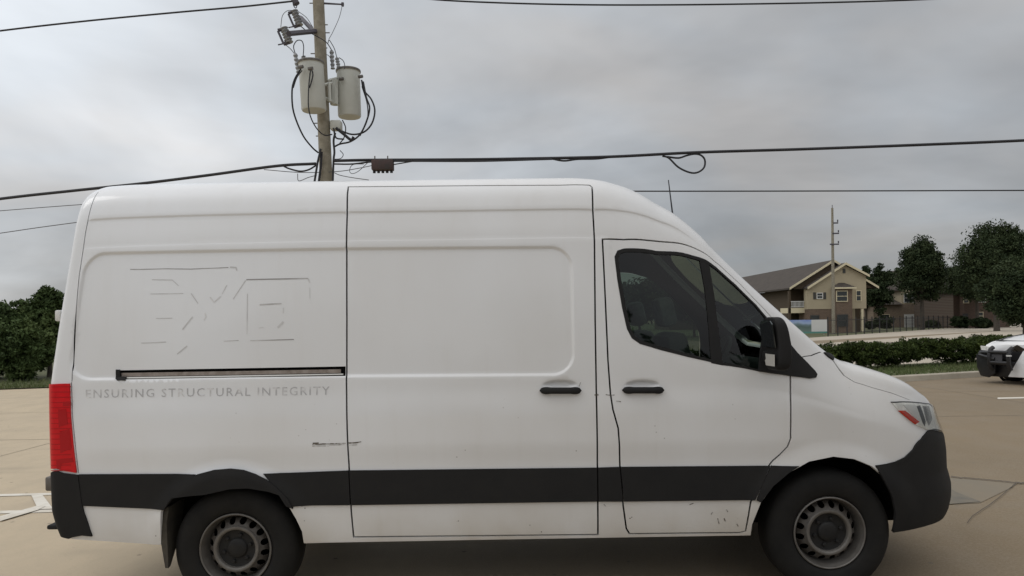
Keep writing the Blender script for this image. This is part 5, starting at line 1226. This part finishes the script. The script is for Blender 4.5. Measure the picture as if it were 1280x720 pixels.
# ================================================================== POLICE CAR (white, push bumper)
def police_car():
    q = PG(1218, 477); fc = Vector((q.x, q.y - .1, gz(20)))
    hd = Vector((-.97, -.24, 0)).normalized(); lf_ = Vector((-hd.y, hd.x, 0))    # heading, its left
    # far front corner of the bumper stands at q; car's own left is towards the viewer side
    W = .98
    if lf_.y > 0: lf_ = -lf_
    O = fc + lf_ * W - hd * .10
    r = thing('police_car', 'white police car with black push bumper nosing in at the right edge', 'car', (O.x, O.y, O.z))
    def T(x, y, z): return O + hd * x + lf_ * y + Vector((0, 0, z))
    M_CW = mat('white_car_paint', (.74, .74, .74), .3, coat=.5); M_CB = mat('car_black', (.012, .012, .013), .4)
    # lofted shell: stations along the car (x from the nose back), rows from sill over shoulder to centre
    st = [(-.02,.55,.93,.62,.88),(-.08,.50,.98,.70,.94),(-.30,.34,1.05,.84,.985),(-.7,.32,1.13,.93,.99),(-1.1,.30,1.17,.95,1.0),(-1.5,.30,1.20,.95,1.0),(-1.75,.30,1.33,.90,1.0),(-2.25,.30,1.66,.78,1.0),(-2.6,.30,1.72,.76,1.0),(-3.6,.30,1.74,.75,1.0),(-4.4,.32,1.68,.74,.99),(-4.85,.4,1.25,.85,.96),(-4.98,.5,1.0,.85,.9)]
    V = []; F = []; m = 9
    for x, zb, zt, wt, wm in st:
        belt = min(1.08, zt - .06)
        row = [(wm*.92, zb), (wm*.985, zb + .16), (wm, .70), (wm*.985, belt - .08), (wm*.955 if zt > 1.3 else wm*.93, belt), (wt, zt - .07), (wt - .10, zt - .015), (wt*.5, zt + .012), (0, zt + .02)]
        V += [(x, y, z) for y, z in row]
    n = len(st)
    for i in range(n - 1):
        for k in range(m - 1): F.append((i*m+k, (i+1)*m+k, (i+1)*m+k+1, i*m+k+1))
    F.append(tuple(range(m)))
    for sg in (1, -1):
        mb = MB(); mb.add([T(x, y * sg, z) for x, y, z in V], F); mb.build('body', M_CW, r, True)
    # glasshouse
    for sg in (1, -1):
        MB().add([T(-1.95, .93*sg, 1.12), T(-3.2, .95*sg, 1.12), T(-3.2, .80*sg, 1.6), T(-2.3, .82*sg, 1.58)], [(0,1,2,3)]).build('side_window', M_WGLASS, r)
    MB().add([T(-1.56, .80, 1.24), T(-1.56, -.80, 1.24), T(-2.12, -.66, 1.645), T(-2.12, .66, 1.645)], [(0,1,2,3)]).build('windshield', M_WGLASS, r)
    # hood crease
    for sg in (1, -1): MB().tube([T(-.20, .62*sg, 1.03), T(-.5, .66*sg, 1.108), T(-1.1, .74*sg, 1.172)], .014, 6).build('hood_seam', M_CB, r)
    MB().tube([T(-.30, .80, 1.03), T(-.19, .5, 1.03), T(-.19, -.5, 1.03), T(-.30, -.80, 1.03)], .014, 6).build('hood_seam', M_CB, r)
    # grille and lower intake
    MB().prism([(-.80,.58),(.80,.58),(.86,.70),(.82,.79),(-.82,.79),(-.86,.70)], .0, .05, lambda a_, b_, d: T(-.04 + d, a_, b_)).build('grille', M_CB, r)
    MB().prism([(-.90,.16),(-.18,.16),(-.06,.34),(.0,.55),(-.88,.55),(-.92,.42)], .0, .16, lambda a_, b_, d: T(-.14 + d, a_, b_)).build('lower_bumper', M_CB, r, True, .03)
    for sg in (1, -1):
        MB().prism([(-.20,.18),(.95,.20),(1.0,.56),(.95,.88),(.20,.82),(.0,.50)] if sg > 0 else [(-.62,.33),(-.98,.33),(-1.0,.56),(-.95,.80),(-.7,.76),(-.62,.5)], .0, .14, lambda a_, b_, d: T(-.09 + d, a_, b_)).build('bumper_corner', M_CW if sg > 0 else M_CB, r, True, .02)
        MB().prism([(.40*sg,.43),(.86*sg,.43),(.88*sg,.54),(.46*sg,.54)], .0, .02, lambda a_, b_, d: T(.052 + d, a_, b_)).build('fog_lamp', M_CB, r)
        MB().prism([(.62*sg,.78),(.92*sg,.80),(.94*sg,.90),(.70*sg,.885)], .0, .04, lambda a_, b_, d: T(-.015 + d, a_, b_)).build('headlamp', M_LAMP, r)
    # push bumper
    for y in (.02, -.48):
        MB().tube([T(.20, y, .36), T(.26, y, .48), T(.27, y, .70), T(.23, y, .83), T(.15, y, .88)], .05, 8).build('push_bar_upright', M_CB, r, True)
    for z in (.52, .77): MB().tube([T(.26, -.48, z), T(.26, .02, z)], .045, 8).build('push_bar_rail', M_CB, r, True)
    MB().box((0,0,0),(0,0,0)); mb = MB(); mb.prism([(-.44,.54),(-.16,.54),(-.16,.75),(-.44,.75)], 0, .02, lambda a_, b_, d: T(.235 + d, a_, b_)); mb.build('push_bar_mesh', mat('mesh_grey', (.05,.05,.055), .6), r)
    for sg in (-1,):
        MB().tube([T(.25, .34*sg, .60), T(.22, .66*sg, .66), T(.02, .98*sg, .68), T(-.12, 1.02*sg, .68)], .045, 8).build('push_bar_wing', M_CB, r, True)
        MB().tube([T(.25, .34*sg, .76), T(.18, .72*sg, .75), T(.0, .97*sg, .72)], .04, 8).build('push_bar_wing', M_CB, r, True)
    for sg in (-1,):
        MB().prism([(.44*sg,.24),(.62*sg,.14),(.88*sg,.16),(1.03*sg,.36),(1.05*sg,.70),(.98*sg,.72),(.70*sg,.77),(.44*sg,.77)], 0, .07, lambda a_, b_, d: T(.10 - .10 * abs(a_) ** 4 + d, a_, b_)).build('push_bar_guard', M_CB, r, True, .03)
    p = T(.30, .06, .70); MB().box((p.x-.03, p.y-.05, p.z-.015), (p.x+.03, p.y+.05, p.z+.015)).build('push_bar_lamp', M_WPL, r)
    # wheels
    for x in (-.95, -3.95):
        for sg in (1, -1):
            c = T(x, .88*sg, .37); ax = lf_ * sg
            M = ax.to_track_quat('X', 'Z').to_matrix().to_4x4(); M.translation = c
            mb = MB(); mb.lathe([(.22,.10),(.25,.125),(.34,.12),(.37,.09),(.37,-.10),(.34,-.12)], 36, (0,0,0), 'X'); mb.V = [tuple(M @ Vector(v)) for v in mb.V]; w_ = mb.build('wheel', M_RUBBER, r, True)
            mb = MB(); mb.lathe([(.225,.10),(.21,.09),(.19,.05),(.10,.07),(.06,.085),(.0005,.085)], 32, (0,0,0), 'X'); mb.V = [tuple(M @ Vector(v)) for v in mb.V]; mb.build('rim', M_STEEL, w_, True)
            arch = MB(); arch.lathe([(.44,.115),(.40,.122),(.36,.118)], 32, (0,0,0), 'X'); arch.V = [tuple(M @ Vector(v)) for v in arch.V]; arch.build('arch_liner', M_CB, r, True)
police_car()
